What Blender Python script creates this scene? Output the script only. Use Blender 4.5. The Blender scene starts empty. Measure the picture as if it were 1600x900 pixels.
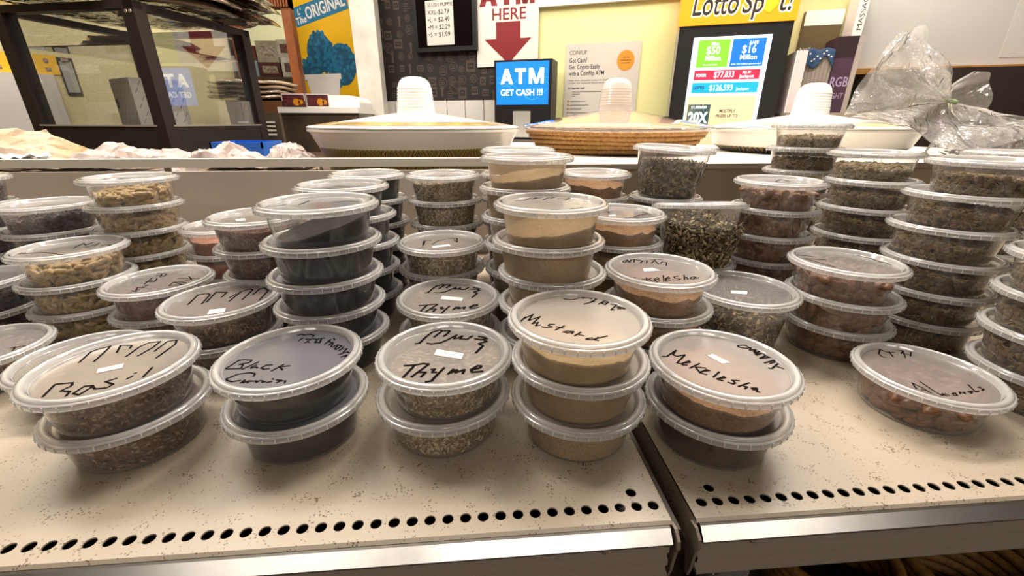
import bpy, bmesh, math, random
from mathutils import Vector, Matrix, noise

# ------------------------------------------------------------------ camera, world, lights, exposure
scene = bpy.context.scene
COL = scene.collection
SHELF = 1.0                       # height of the front shelf
CAMZ = 1.2628

cam_d = bpy.data.cameras.new('camera')
cam_d.sensor_width = 36.0
cam_d.lens = 662.573 * 36.0 / 1600.0
cam_d.clip_start = 0.01
cam_d.clip_end = 60
cam = bpy.data.objects.new('camera', cam_d)
COL.objects.link(cam)
_r = Vector((0.996847, -0.0793035, 0.0026357))
_u = Vector((0.0264809, 0.3638118, 0.931096))
_f = Vector((0.0747981, 0.9280905, -0.3647648))
cam.matrix_world = Matrix(((_r.x, _u.x, -_f.x, 0), (_r.y, _u.y, -_f.y, 0), (_r.z, _u.z, -_f.z, CAMZ), (0, 0, 0, 1)))
scene.camera = cam

world = bpy.data.worlds.new('world')
scene.world = world
world.use_nodes = True
world.node_tree.nodes['Background'].inputs['Color'].default_value = (1.0, 0.9, 0.76, 1)
world.node_tree.nodes['Background'].inputs['Strength'].default_value = 0.03

scene.view_settings.view_transform = 'Standard'
scene.view_settings.look = 'None'
scene.view_settings.gamma = 1.0
scene.view_settings.use_curve_mapping = False
scene.view_settings.exposure = 0.0
cy = scene.cycles
cy.max_bounces = 8
cy.diffuse_bounces = 2
cy.glossy_bounces = 3
cy.transmission_bounces = 4
cy.transparent_max_bounces = 40
cy.caustics_reflective = False
cy.caustics_refractive = False
cy.sample_clamp_indirect = 4.0
cy.sample_clamp_direct = 0.0

CEIL = 2.75
LIGHT_W = 23.0
# ceiling troffers: (x, y, relative strength)
TROFFERS = [(-0.95, 1.02, 1.65), (0.75, 1.02, 1.75), (-1.9, 2.0, .8), (-0.35, 2.0, .8), (1.3, 1.7, .6), (-1.3, -2.3, .6), (0.3, -2.3, 1.0), (1.9, -2.3, .6), (-1.5, 3.7, 1.0)]

# ------------------------------------------------------------------ helpers
def hexc(h):
    h = h.lstrip('#')
    o = []
    for i in (0, 2, 4):
        c = int(h[i:i+2], 16) / 255
        o.append(c / 12.92 if c <= .04045 else ((c + .055) / 1.055) ** 2.4)
    return (*o, 1.0)

MATS = {}
def mat(name, col, rough=.5, metal=0., spec=.5, noise_amt=0., noise_scale=40., col2=None, bump=0., emit=0., coat=0.):
    if name in MATS:
        return MATS[name]
    m = bpy.data.materials.new(name)
    m.use_nodes = True
    nt = m.node_tree
    b = nt.nodes['Principled BSDF']
    c = hexc(col) if isinstance(col, str) else col
    b.inputs['Base Color'].default_value = c
    b.inputs['Roughness'].default_value = rough
    b.inputs['Metallic'].default_value = metal
    b.inputs['Specular IOR Level'].default_value = spec
    b.inputs['Coat Weight'].default_value = coat
    if noise_amt or col2 or bump:
        tc = nt.nodes.new('ShaderNodeTexCoord')
        n = nt.nodes.new('ShaderNodeTexNoise')
        n.inputs['Scale'].default_value = noise_scale
        n.inputs['Detail'].default_value = 4
        nt.links.new(tc.outputs['Object'], n.inputs['Vector'])
        if noise_amt or col2:
            r = nt.nodes.new('ShaderNodeValToRGB')
            r.color_ramp.elements[0].position = .32
            r.color_ramp.elements[1].position = .68
            c2 = hexc(col2) if col2 else tuple(x * (1 - noise_amt) for x in c[:3]) + (1,)
            r.color_ramp.elements[0].color = c2
            r.color_ramp.elements[1].color = c
            nt.links.new(n.outputs['Fac'], r.inputs['Fac'])
            nt.links.new(r.outputs['Color'], b.inputs['Base Color'])
        if bump:
            bp = nt.nodes.new('ShaderNodeBump')
            bp.inputs['Strength'].default_value = bump
            bp.inputs['Distance'].default_value = .002
            nt.links.new(n.outputs['Fac'], bp.inputs['Height'])
            nt.links.new(bp.outputs['Normal'], b.inputs['Normal'])
    if emit:
        b.inputs['Emission Color'].default_value = c
        b.inputs['Emission Strength'].default_value = emit
    MATS[name] = m
    return m

def plastic(name, tint, density, rough=.22, edge=.35, gloss=1.0, bump=0., bscale=30.):
    """translucent polypropylene / film: clear part + milky diffuse part + sheen"""
    if name in MATS:
        return MATS[name]
    m = bpy.data.materials.new(name)
    m.use_nodes = True
    nt = m.node_tree
    nt.nodes.clear()
    N = nt.nodes.new
    out = N('ShaderNodeOutputMaterial')
    tr = N('ShaderNodeBsdfTransparent')
    tr.inputs['Color'].default_value = (.97, .97, .965, 1)
    df = N('ShaderNodeBsdfDiffuse')
    tl = N('ShaderNodeBsdfTranslucent')
    gl = N('ShaderNodeBsdfGlossy')
    c = hexc(tint)
    df.inputs['Color'].default_value = c
    tl.inputs['Color'].default_value = c
    gl.inputs['Roughness'].default_value = rough
    body = N('ShaderNodeMixShader'); body.inputs[0].default_value = .42
    nt.links.new(df.outputs[0], body.inputs[1]); nt.links.new(tl.outputs[0], body.inputs[2])
    lw = N('ShaderNodeLayerWeight'); lw.inputs['Blend'].default_value = .25
    fac = N('ShaderNodeMath'); fac.operation = 'MULTIPLY_ADD'; fac.use_clamp = True
    fac.inputs[1].default_value = edge; fac.inputs[2].default_value = density
    nt.links.new(lw.outputs['Facing'], fac.inputs[0])
    m1 = N('ShaderNodeMixShader')
    nt.links.new(fac.outputs[0], m1.inputs[0]); nt.links.new(tr.outputs[0], m1.inputs[1]); nt.links.new(body.outputs[0], m1.inputs[2])
    fr = N('ShaderNodeLayerWeight'); fr.inputs['Blend'].default_value = .5
    pw = N('ShaderNodeMath'); pw.operation = 'POWER'; pw.inputs[1].default_value = 5.
    nt.links.new(fr.outputs['Facing'], pw.inputs[0])
    fa = N('ShaderNodeMath'); fa.operation = 'MULTIPLY_ADD'; fa.inputs[1].default_value = .9; fa.inputs[2].default_value = .04
    nt.links.new(pw.outputs[0], fa.inputs[0])
    fm = N('ShaderNodeMath'); fm.operation = 'MULTIPLY'; fm.use_clamp = True; fm.inputs[1].default_value = gloss
    nt.links.new(fa.outputs[0], fm.inputs[0])
    m2 = N('ShaderNodeMixShader')
    nt.links.new(fm.outputs[0], m2.inputs[0]); nt.links.new(m1.outputs[0], m2.inputs[1]); nt.links.new(gl.outputs[0], m2.inputs[2])
    nt.links.new(m2.outputs[0], out.inputs['Surface'])
    if bump:
        tc = N('ShaderNodeTexCoord'); n = N('ShaderNodeTexNoise'); n.inputs['Scale'].default_value = bscale
        bp = N('ShaderNodeBump'); bp.inputs['Strength'].default_value = bump; bp.inputs['Distance'].default_value = .01
        nt.links.new(tc.outputs['Object'], n.inputs['Vector']); nt.links.new(n.outputs['Fac'], bp.inputs['Height'])
        for s in (df, gl, fr):
            nt.links.new(bp.outputs[0], s.inputs['Normal'])
    MATS[name] = m
    return m

class MB:
    def __init__(self):
        self.v = []; self.f = []; self.m = []
    def add(self, vs, fs, mi=0):
        o = len(self.v)
        self.v += [tuple(p) for p in vs]
        self.f += [tuple(i + o for i in f) for f in fs]
        self.m += [mi] * len(fs)
        return self
    def box(self, x0, x1, y0, y1, z0, z1, mi=0, M=None):
        vs = [Vector((x, y, z)) for z in (z0, z1) for y in (y0, y1) for x in (x0, x1)]
        if M is not None:
            vs = [M @ p for p in vs]
        return self.add(vs, [(0, 2, 3, 1), (4, 5, 7, 6), (0, 1, 5, 4), (2, 6, 7, 3), (0, 4, 6, 2), (1, 3, 7, 5)], mi)
    def bar(self, a, b, w, h=None, mi=0):
        a = Vector(a); b = Vector(b); h = h or w
        d = b - a; L = d.length
        q = d.to_track_quat('X', 'Z').to_matrix().to_4x4()
        q.translation = a
        return self.box(0, L, -w/2, w/2, -h/2, h/2, mi, q)
    def poly(self, pts, z0=0., z1=None, mi=0):
        """flat polygon in xy (list of xy), optionally extruded"""
        n = len(pts)
        if z1 is None:
            return self.add([(x, y, z0) for x, y in pts], [tuple(range(n))], mi)
        vs = [(x, y, z0) for x, y in pts] + [(x, y, z1) for x, y in pts]
        fs = [tuple(range(n))[::-1], tuple(range(n, 2*n))] + [(i, (i+1) % n, (i+1) % n + n, i + n) for i in range(n)]
        return self.add(vs, fs, mi)
    def lathe(self, prof, seg=48, mi=0, mis=None, mod=None):
        """prof: (r,z) list; r=0 ends close to a point"""
        rings = []
        o = len(self.v)
        for k, (r, z) in enumerate(prof):
            if r <= 1e-7:
                self.v.append((0, 0, z)); rings.append([len(self.v) - 1])
            else:
                idx = []
                for i in range(seg):
                    a = 2 * math.pi * i / seg
                    rr = r + (mod(k, i, a) if mod else 0)
                    self.v.append((rr * math.cos(a), rr * math.sin(a), z)); idx.append(len(self.v) - 1)
                rings.append(idx)
        for k in range(len(prof) - 1):
            A, B = rings[k], rings[k+1]
            mm = mis[k] if mis else mi
            for i in range(seg):
                j = (i + 1) % seg
                if len(A) == 1 and len(B) == 1: continue
                if len(A) == 1: self.f.append((A[0], B[j], B[i]))
                elif len(B) == 1: self.f.append((A[i], A[j], B[0]))
                else: self.f.append((A[i], A[j], B[j], B[i]))
                self.m.append(mm)
        return self
    def tube(self, pts, r, seg=6, mi=0, closed=False):
        pts = [Vector(p) for p in pts]; n = len(pts)
        o = len(self.v)
        rr = r if isinstance(r, (list, tuple)) else [r] * n
        up = Vector((0, 0, 1))
        for k, p in enumerate(pts):
            a = pts[(k-1) % n] if (closed or k) else p
            b = pts[(k+1) % n] if (closed or k < n-1) else p
            t = (b - a).normalized()
            s = t.cross(up)
            if s.length < 1e-4: s = t.cross(Vector((1, 0, 0)))
            s.normalize(); w = s.cross(t)
            for i in range(seg):
                an = 2*math.pi*i/seg
                self.v.append(tuple(p + (s*math.cos(an) + w*math.sin(an)) * rr[k]))
        for k in range(n if closed else n-1):
            for i in range(seg):
                j = (i+1) % seg; k2 = (k+1) % n
                self.f.append((o+k*seg+i, o+k2*seg+i, o+k2*seg+j, o+k*seg+j)); self.m.append(mi)
        if not closed:
            self.f.append(tuple(o+i for i in range(seg))); self.f.append(tuple(o+(n-1)*seg+i for i in range(seg))[::-1]); self.m += [mi, mi]
        return self
    def grid(self, nx, ny, fn, mi=0, wrapx=False):
        o = len(self.v)
        for j in range(ny):
            for i in range(nx):
                self.v.append(tuple(fn(i / (nx if wrapx else nx-1), j/(ny-1))))
        for j in range(ny-1):
            for i in range(nx if wrapx else nx-1):
                a = o+j*nx+i; b = o+j*nx+(i+1) % nx
                self.f.append((a, b, b+nx, a+nx)); self.m.append(mi)
        return self
    def xform(self, M, start=0):
        for i in range(start, len(self.v)):
            self.v[i] = tuple(M @ Vector(self.v[i]))
        return self
    def mesh(self, name, mats, smooth=False, angle=40):
        me = bpy.data.meshes.new(name)
        me.from_pydata(self.v, [], self.f)
        for m in (mats if isinstance(mats, (list, tuple)) else [mats]):
            me.materials.append(m)
        if any(self.m):
            me.polygons.foreach_set('material_index', self.m)
        if smooth:
            me.polygons.foreach_set('use_smooth', [True] * len(self.f))
            if angle: me.set_sharp_from_angle(angle=math.radians(angle))
        me.update()
        return me
    def build(self, name, mats, parent=None, smooth=False, angle=40, loc=None):
        return link(name, self.mesh(name, mats, smooth, angle), parent, loc)

def link(name, data, parent=None, loc=None):
    o = bpy.data.objects.new(name, data)
    COL.objects.link(o)
    if parent: o.parent = parent
    if loc is not None: o.location = loc
    return o
def tag(o, label=None, cat=None, group=None, kind=None):
    if label: o['label'] = label
    if cat: o['category'] = cat
    if group: o['group'] = group
    if kind: o['kind'] = kind
    return o
def empty(name, label, cat, loc=(0, 0, 0), M=None, group=None, rz=0):
    o = bpy.data.objects.new(name, None)
    o.empty_display_size = .02
    COL.objects.link(o)
    if M is not None: o.matrix_world = M
    else:
        o.location = loc; o.rotation_euler.z = rz
    return tag(o, label, cat, group)
def text_mesh(s, size, bold=0., shear=0., align='LEFT', extrude=0.):
    c = bpy.data.curves.new('t', 'FONT')
    c.body = s; c.size = size; c.offset = bold; c.shear = shear; c.align_x = align; c.extrude = extrude
    c.resolution_u = 3
    o = bpy.data.objects.new('t', c); COL.objects.link(o)
    dg = bpy.context.evaluated_depsgraph_get()
    me = bpy.data.meshes.new_from_object(o.evaluated_get(dg))
    bpy.data.objects.remove(o); bpy.data.curves.remove(c)
    return me
def text(name, s, size, m, parent, x, y, z, bold=0., shear=0., align='LEFT', sx=1., width=None, rot=0., extrude=0.):
    """flat lettering in the parent's xy plane; width fits the line to a given length"""
    me = text_mesh(s, size, bold, shear, align, extrude)
    me.materials.clear(); me.materials.append(m)
    if width:
        xs = [v.co.x for v in me.vertices]
        sx = width / max(1e-6, max(xs) - min(xs))
    o = link(name, me, parent, (x, y, z))
    o.scale = (sx, 1, 1); o.rotation_euler.z = rot
    return o
R = random.Random(7)
def ribbon(mb, pts, w, z):
    """marker stroke: flat ribbon with rounded joins along xy points"""
    for (a, b) in zip(pts, pts[1:]):
        dx, dy = b[0]-a[0], b[1]-a[1]; L = math.hypot(dx, dy)
        if L < 1e-6: continue
        nx, ny = -dy/L*w/2, dx/L*w/2; ex, ey = dx/L*w*.25, dy/L*w*.25
        z2 = z + R.random()*.00006
        mb.poly([(a[0]-nx-ex, a[1]-ny-ey), (b[0]-nx+ex, b[1]-ny+ey), (b[0]+nx+ex, b[1]+ny+ey), (a[0]+nx-ex, a[1]+ny-ey)], z2)

# angled rear wall frame: x along the wall to the right, y up, z out of the wall towards the shop
WU = Vector((.92854568, -.37121815, 0)); WN = Vector((-.37121815, -.92854568, 0)); W0 = Vector((.35, 2.45, 0))
def wall_frame(s=0., z=0., off=0.):
    p = W0 + WU*s + WN*off
    return Matrix(((WU.x, 0, WN.x, p.x), (WU.y, 0, WN.y, p.y), (0, 1, 0, z), (0, 0, 0, 1)))
def frame(p, d, z):
    """vertical plane frame through plan point p with plan direction d"""
    d = Vector((d[0], d[1], 0)).normalized(); n = Vector((d.y, -d.x, 0))
    return Matrix(((d.x, 0, n.x, p[0]), (d.y, 0, n.y, p[1]), (0, 1, 0, z), (0, 0, 0, 1)))

# ------------------------------------------------------------------ the room
m_floor = mat('floor_vinyl', '#54483f', .6, noise_amt=.25, noise_scale=8)
m_ceil = mat('ceiling_tile', '#b9b2a4', .9)
m_yellow = mat('yellow_wall_paint', '#ece6a2', .6, noise_amt=.06, noise_scale=3)
m_cream = mat('cream_speckled_wall', '#d9cf9f', .6, noise_scale=160, col2='#bcae7c')
m_white = mat('white_paint', '#efe9de', .5)
m_dim = mat('shop_wall_beige', '#8d8070', .8)
m_black = mat('black_plastic', '#140f0d', .4)
m_dark = mat('dark_brown', '#21150f', .6)

tag(MB().box(-5, 5, -4, 6, -.1, 0).build('floor', m_floor), kind='structure')
tag(MB().box(-5, 5, -4, 6, CEIL, CEIL+.1).build('ceiling', m_ceil), kind='structure')
tag(MB().box(-5, 5, -4.1, -4, 0, CEIL).build('wall_rear', m_dim), kind='structure')
tag(MB().box(4.9, 5, -4, 6, 0, CEIL).build('wall_right', m_dim), kind='structure')
tag(MB().box(-5, -4.9, -4, 6, 0, CEIL).build('wall_left', m_dim), kind='structure')
wb = MB().box(-1.56, 4.6, 0, CEIL, -.1, 0)
w_back = tag(wb.build('wall_back', m_yellow), kind='structure'); w_back.matrix_world = wall_frame()
band = MB().box(-.02, 2.6, 1.79, CEIL, 0, .025)
o = tag(band.build('trim_1', m_white), kind='structure'); o.matrix_world = wall_frame()
LW = frame((-2, 2.2), (.78, .63), 0)
wl = MB().box(-2.6, .86, 0, CEIL, -.1, 0)
o = tag(wl.build('wall_side', m_cream), kind='structure'); o.matrix_world = LW
tag(MB().box(-3.2, .4, 4.6, 4.7, 0, CEIL).build('wall_storage', mat('storage_wall_paint', '#e6e2b4', .7)), kind='structure')
# wooden frame of the opening beside the poster
m_wood = mat('orange_wood', '#8a4a1c', .45, noise_amt=.35, noise_scale=14)
tag(MB().box(-1.275, -1.235, 2.68, 2.74, 0, 1.9).box(-1.0, -.955, 2.68, 2.74, 0, 1.9).box(-1.275, -.955, 2.68, 2.74, 1.815, 1.9).build('trim_2', m_wood), kind='structure')
for k in range(22):
    o = MB().box(0, .008, 0, .012, 0, .085).build('slat', m_wood, bpy.data.objects['trim_2'], loc=(-1.265+k*.0142, 2.669, 1.817))
# pillar
tag(MB().box(-.63, -.506, 2.6, 2.72, 0, CEIL).build('pillar', mat('whitewashed_post', '#d8d0c2', .7, noise_amt=.25, noise_scale=9)), 'off-white painted post between the yellow poster and the dark wall', 'post')
# dark feature wall and tiles
m_darkwall = mat('dark_mural', '#1b1310', .7)
dw = tag(MB().box(-.965, -.2, 1.376, CEIL, 0, .012).build('wall_mural', m_darkwall), kind='structure'); dw.matrix_world = wall_frame()
m_logo = mat('mural_print', '#4a3d35', .8)
rg = random.Random(3)
lg = MB()
def ring(mb, cx, cy, r, w, z, seg=20):
    for i in range(seg):
        a, b = 2*math.pi*i/seg, 2*math.pi*(i+1)/seg
        mb.add([(cx+math.cos(a)*r, cy+math.sin(a)*r, z), (cx+math.cos(b)*r, cy+math.sin(b)*r, z), (cx+math.cos(b)*(r-w), cy+math.sin(b)*(r-w), z), (cx+math.cos(a)*(r-w), cy+math.sin(a)*(r-w), z)], [(0, 1, 2, 3)])
zz = .0125
ny = 9
for j in range(ny):
    for i in range(12):
        cx = -.94 + i*.062 + rg.uniform(-.012, .012); cyy = 1.41 + j*.062 + rg.uniform(-.012, .012)
        if -.7 < cx < -.35 and cyy > 1.6: continue
        t = rg.random(); r = rg.uniform(.016, .026)
        if t < .4:
            ring(lg, cx, cyy, r, .004, zz)
            for q in (-.35, 0, .35):
                lg.box(cx-r*.6, cx+r*.6*rg.uniform(.3, 1), cyy+q*r-.0022, cyy+q*r+.0022, zz-.001, zz)
        elif t < .75:
            w = r*rg.uniform(.7, 1.1); h = r*rg.uniform(.6, 1.2)
            lg.box(cx-w, cx+w, cyy-h, cyy+h, zz-.001, zz)
            lg.box(cx-w*.7, cx+w*.7, cyy-h*.5, cyy+h*.5, zz, zz+.0004, 1)
            lg.box(cx-w*.4, cx+w*.4, cyy-.003, cyy+.003, zz, zz+.0007)
        elif t < .88:
            lg.poly([(cx-.006, cyy-.028), (cx+.006, cyy-.028), (cx+.006, cyy+.012), (cx+.014, cyy+.012), (cx, cyy+.028), (cx-.014, cyy+.012), (cx-.006, cyy+.012)], zz)
        else:
            for q in range(4):
                lg.box(cx-.024, cx+.024*rg.uniform(-.2, 1), cyy-.018+q*.011, cyy-.014+q*.011, zz-.001, zz)
ring(lg, -.49, 1.44, .034, .004, zz+.0006); ring(lg, -.49, 1.44, .027, .002, zz+.0006)
lo = tag(lg.build('printed_logos', [m_logo, m_darkwall], dw), 'small grey logos printed all over the dark wall')
text('lettering', 'BOYDS', .017, m_logo, dw, -.49, 1.434, .014, align='CENTER', rot=-.6, bold=.0006)
m_tile = mat('white_wall_tile', '#d9d2c8', .25)
m_grout = mat('tile_backing', '#6a5c50', .8)
tb = tag(MB().box(-.99, -.1, 1.0, 1.376, 0, .006).build('wall_tiled', m_grout), kind='structure'); tb.matrix_world = wall_frame()
tmesh = MB().box(.002, .109, .002, .182, 0, .008).mesh('tile', m_tile)
for r_ in range(2):
    for k in range(8):
        link('tile', tmesh, tb, (-.99+k*.1115, 1.376-.184*(r_+1), .006))

# ceiling fixtures
m_lamp = mat('lamp_diffuser', '#fff2dc', .5, emit=2.2)
m_lampf = mat('lamp_frame', '#d8d2c6', .5)
for k, (x, y, s) in enumerate(TROFFERS):
    t = empty('ceiling_light', 'flat white ceiling light panel above the shop', 'ceiling light', (x, y, CEIL), group='ceiling light panels')
    MB().box(-.62, .62, -.17, .17, -.03, 0).build('frame', m_lampf, t)
    MB().box(-.58, .58, -.14, .14, -.034, -.03).build('diffuser', m_lamp, t)
    ld = bpy.data.lights.new('light_panel', 'AREA'); ld.shape = 'RECTANGLE'; ld.size = 1.16; ld.size_y = .28
    ld.energy = LIGHT_W * s; ld.color = (1.0, .935, .87)
    lo = bpy.data.objects.new('light_panel', ld); COL.objects.link(lo); lo.parent = t; lo.location = (0, 0, -.036)

# ------------------------------------------------------------------ gondola shelves
def shelf_mat():
    m = bpy.data.materials.new('speckled_enamel'); m.use_nodes = True
    nt = m.node_tree; b = nt.nodes['Principled BSDF']; N = nt.nodes.new; L = nt.links.new
    tc = N('ShaderNodeTexCoord')
    vo = N('ShaderNodeTexVoronoi'); vo.inputs['Scale'].default_value = 430
    L(tc.outputs['Object'], vo.inputs['Vector'])
    nz = N('ShaderNodeTexNoise'); nz.inputs['Scale'].default_value = 70
    L(tc.outputs['Object'], nz.inputs['Vector'])
    sub = N('ShaderNodeMath'); sub.operation = 'MULTIPLY_ADD'; sub.inputs[1].default_value = 1.1; sub.inputs[2].default_value = -.40
    L(nz.outputs['Fac'], sub.inputs[0])
    lt = N('ShaderNodeMath'); lt.operation = 'LESS_THAN'
    L(vo.outputs['Distance'], lt.inputs[0]); L(sub.outputs[0], lt.inputs[1])
    n2 = N('ShaderNodeTexNoise'); n2.inputs['Scale'].default_value = 5; n2.inputs['Detail'].default_value = 3
    L(tc.outputs['Object'], n2.inputs['Vector'])
    r = N('ShaderNodeValToRGB'); r.color_ramp.elements[0].color = hexc('#a99a85'); r.color_ramp.elements[1].color = hexc('#b6a792')
    r.color_ramp.elements[0].position = .35; r.color_ramp.elements[1].position = .65
    L(n2.outputs['Fac'], r.inputs['Fac'])
    mx = N('ShaderNodeMix'); mx.data_type = 'RGBA'; mx.inputs['B'].default_value = hexc('#715d40')
    L(lt.outputs[0], mx.inputs['Factor']); L(r.outputs['Color'], mx.inputs['A'])
    L(mx.outputs['Result'], b.inputs['Base Color'])
    b.inputs['Roughness'].default_value = .38
    return m
m_shelf = shelf_mat()
m_alu = mat('aluminium_strip', '#cfcac4', .28, metal=1., noise_amt=.12, noise_scale=60)
m_alu2 = mat('aluminium_channel', '#a8998a', .4, metal=.25)
m_steel = mat('bracket_steel', '#a59684', .4, metal=.6)
Y0 = .2085; HY = .2235; P = .0125; HR = .0040
def shelf_unit(x0, x1, holes_from, step, label, extra):
    t = empty('display_shelf', label, 'shelf', (0, 0, SHELF))
    mb = MB()
    def cell(xc, yc, w, d, hole, r=HR, n=16):
        if not hole:
            mb.add([(xc-w, yc-d, 0), (xc+w, yc-d, 0), (xc+w, yc+d, 0), (xc-w, yc+d, 0)], [(0, 1, 2, 3)]); return
        o = len(mb.v); vs = []
        for i in range(n):
            a = 2*math.pi*i/n; c, s = math.cos(a), math.sin(a)
            k = min(w/abs(c) if abs(c) > 1e-6 else 9, d/abs(s) if abs(s) > 1e-6 else 9)
            vs += [(xc+c*k, yc+s*k, 0), (xc+c*r, yc+s*r, 0), (xc+c*r, yc+s*r, -.0012)]
        fs = []
        for i in range(n):
            j = (i+1) % n
            a, b, c2, d2, e2, f2 = 3*i, 3*j, 3*j+1, 3*i+1, 3*i+2, 3*j+2
            fs += [(a, b, c2, d2), (d2, c2, f2, e2)]
        mb.add(vs, fs)
    # front strip with the punched row
    lo, hi = (x0, x1)
    xs = []
    x = holes_from
    while lo+.006 < x < hi-.006:
        xs.append(x); x += step
    xs.sort()
    w = P/2
    for x in xs: cell(x, HY, w, w, True)
    cell((lo+xs[0]-w)/2, HY, (xs[0]-w-lo)/2, w, False)
    cell((hi+xs[-1]+w)/2, HY, (hi-xs[-1]-w)/2, w, False)
    y1 = HY+w; y2 = y1+P
    ex = extra[0]
    cell((lo+ex-w)/2, (y1+y2)/2, (ex-w-lo)/2, w, False); cell(ex, (y1+y2)/2, w, w, True); cell((hi+ex+w)/2, (y1+y2)/2, (hi-ex-w)/2, w, False)
    mb.add([(lo, Y0+.002, 0), (hi, Y0+.002, 0), (hi, HY-w, 0), (lo, HY-w, 0)], [(0, 1, 2, 3)])
    mb.add([(lo, Y0, -.002), (hi, Y0, -.002), (hi, Y0+.002, 0), (lo, Y0+.002, 0)], [(0, 1, 2, 3)])
    mb.add([(lo, y2, 0), (hi, y2, 0), (hi, .9, 0), (lo, .9, 0)], [(0, 1, 2, 3)])
    # side and front skirts
    for xx in (lo, hi):
        mb.add([(xx, Y0, -.002), (xx, .9, 0), (xx, .9, -.03), (xx, Y0, -.03)], [(0, 1, 2, 3)])
    board = mb.build('shelf_board', m_shelf, t)
    MB().box(lo+.001, hi-.001, Y0+.003, .9, -.03, -.012).build('shelf_underside', m_dark, t)
    # price rail: sloping bright strip, then grooved channel
    prof = [(Y0+.0005, -.0022), (Y0-.0018, -.0030), (Y0-.0088, -.0105), (Y0-.0085, -.0125), (Y0-.0055, -.0130)]
    def extrude(prof, name, m):
        q = MB(); n = len(prof)
        q.add([(lo+.002, y, z) for y, z in prof] + [(hi-.002, y, z) for y, z in prof], [(i, i+1, n+i+1, n+i) for i in range(n-1)])
        return q.build(name, m, t)
    extrude(prof, 'edge_strip', m_alu)
    ch = [(Y0-.0055, -.013), (Y0-.0058, -.0225), (Y0-.0040, -.0235), (Y0-.0040, -.0285), (Y0-.0065, -.0295), (Y0-.0065, -.0345), (Y0-.0045, -.0355), (Y0-.0045, -.0395), (Y0-.0085, -.041), (Y0-.0085, -.0435), (Y0-.003, -.0445), (Y0+.002, -.0445)]
    extrude(ch, 'price_channel', m_alu2)
    return t, lo, hi
def rivet(t, x, y, z):
    MB().lathe([(0, .0012), (.0015, .001), (.0022, 0), (.0022, -.0005)], 12).build('rivet', m_steel, t, smooth=True, loc=(x, y, z)).rotation_euler = (math.pi/2, 0, 0)
sl, a, b = shelf_unit(-1.1, .131, .1228, -P, 'cream speckled metal shelf left of the gap, row of punched holes', (.1103,))
sr, a2, b2 = shelf_unit(.149, 1.25, .1597, P, 'cream speckled metal shelf right of the gap, row of punched holes', (.172,))
for x in (.082, -.2, -.48): rivet(sl, x, Y0-.0062, -.0165)
for x in (.19, .5): rivet(sr, x, Y0-.0062, -.0165)
# curled end brackets at the gap
def bracket(t, x):
    pr = [(Y0+.004, -.004), (Y0-.003, -.003), (Y0-.0095, -.0075), (Y0-.011, -.013), (Y0-.0085, -.019), (Y0-.0075, -.028), (Y0-.0065, -.040), (Y0-.0045, -.049), (Y0-.0015, -.049), (Y0+.004, -.03)]
    q = MB(); n = len(pr)
    for dx in (0, .0022):
        q.v += [(x+dx, y, z) for y, z in pr]
    q.f = [tuple(range(n)), tuple(range(n, 2*n))[::-1]] + [(i, (i+1) % n, n+(i+1) % n, n+i) for i in range(n)]
    q.m = [0]*len(q.f)
    return q.build('end_bracket', m_steel, t)
bracket(sl, .1315); bracket(sr, .1465)
MB().box(.1335, .1375, Y0-.001, .9, -.045, -.006).build('shelf_arm', mat('shelf_arm_brown', '#4b3b2c', .5), sl)

# rear panel, rail and ledge behind the tubs
m_panel = mat('panel_grey_beige', '#d6cabf', .5, noise_amt=.08, noise_scale=5)
MB().box(-1.2, .128, .885, .897, 0., .172).build('back_panel', m_panel, sl)
MB().box(.131, 1.4, .885, .897, 0., .174).build('back_panel', mat('panel_grey_shaded', '#8a7b68', .5), sr)  # shadow on the right panel is put into its darker colour
m_rail = mat('rail_cream', '#f3ecde', .4)
tag(MB().box(-1.2, .105, .875, .8935, .1805, .196).build('top_rail', m_rail, sl), 'cream rail above the back panel')
for x in (-1.18, -.6, .09): MB().box(x, x+.012, .8935, .897, .0, .19).build('upright', m_steel, sl)
led = empty('rear_ledge', 'white ledge board carrying the baskets on the right', 'shelf', (0, 0, 0))
MB().box(.11, 1.6, .879, 1.62, 1.1755, 1.183).build('ledge_board', m_rail, led)
MB().box(.108, 1.6, .874, .879, 1.1735, 1.1835).build('ledge_front', mat('ledge_grey', '#a89c8d', .35, metal=.5), led)
MB().box(.112, .122, .8735, .874, 1.1745, 1.180).build('bracket_slot', m_dark, led)
tag(MB().box(-1.7, .10, .90, 2.15, 1.10, 1.13).build('rear_counter', mat('counter_brown', '#4a3526', .5)), 'brown counter top behind the rail under the paper parcels', 'counter')
tag(MB().box(-1.65, .08, .93, 2.1, 0, 1.10).build('counter_base', m_dark), 'dark counter base behind the shelves', 'counter')
tag(MB().box(-1.1, 1.3, .9, .93, 0, 1.0).build('gondola_back', m_dim), 'tall back of the shelving under the tubs', 'panel')
# lower shelf
tag(MB().box(-1.1, 1.25, .12, .9, .56, .585).build('lower_shelf', mat('lower_shelf_dark', '#4a3a2c', .6)), 'dim lower shelf under the front edge', 'shelf')

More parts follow.
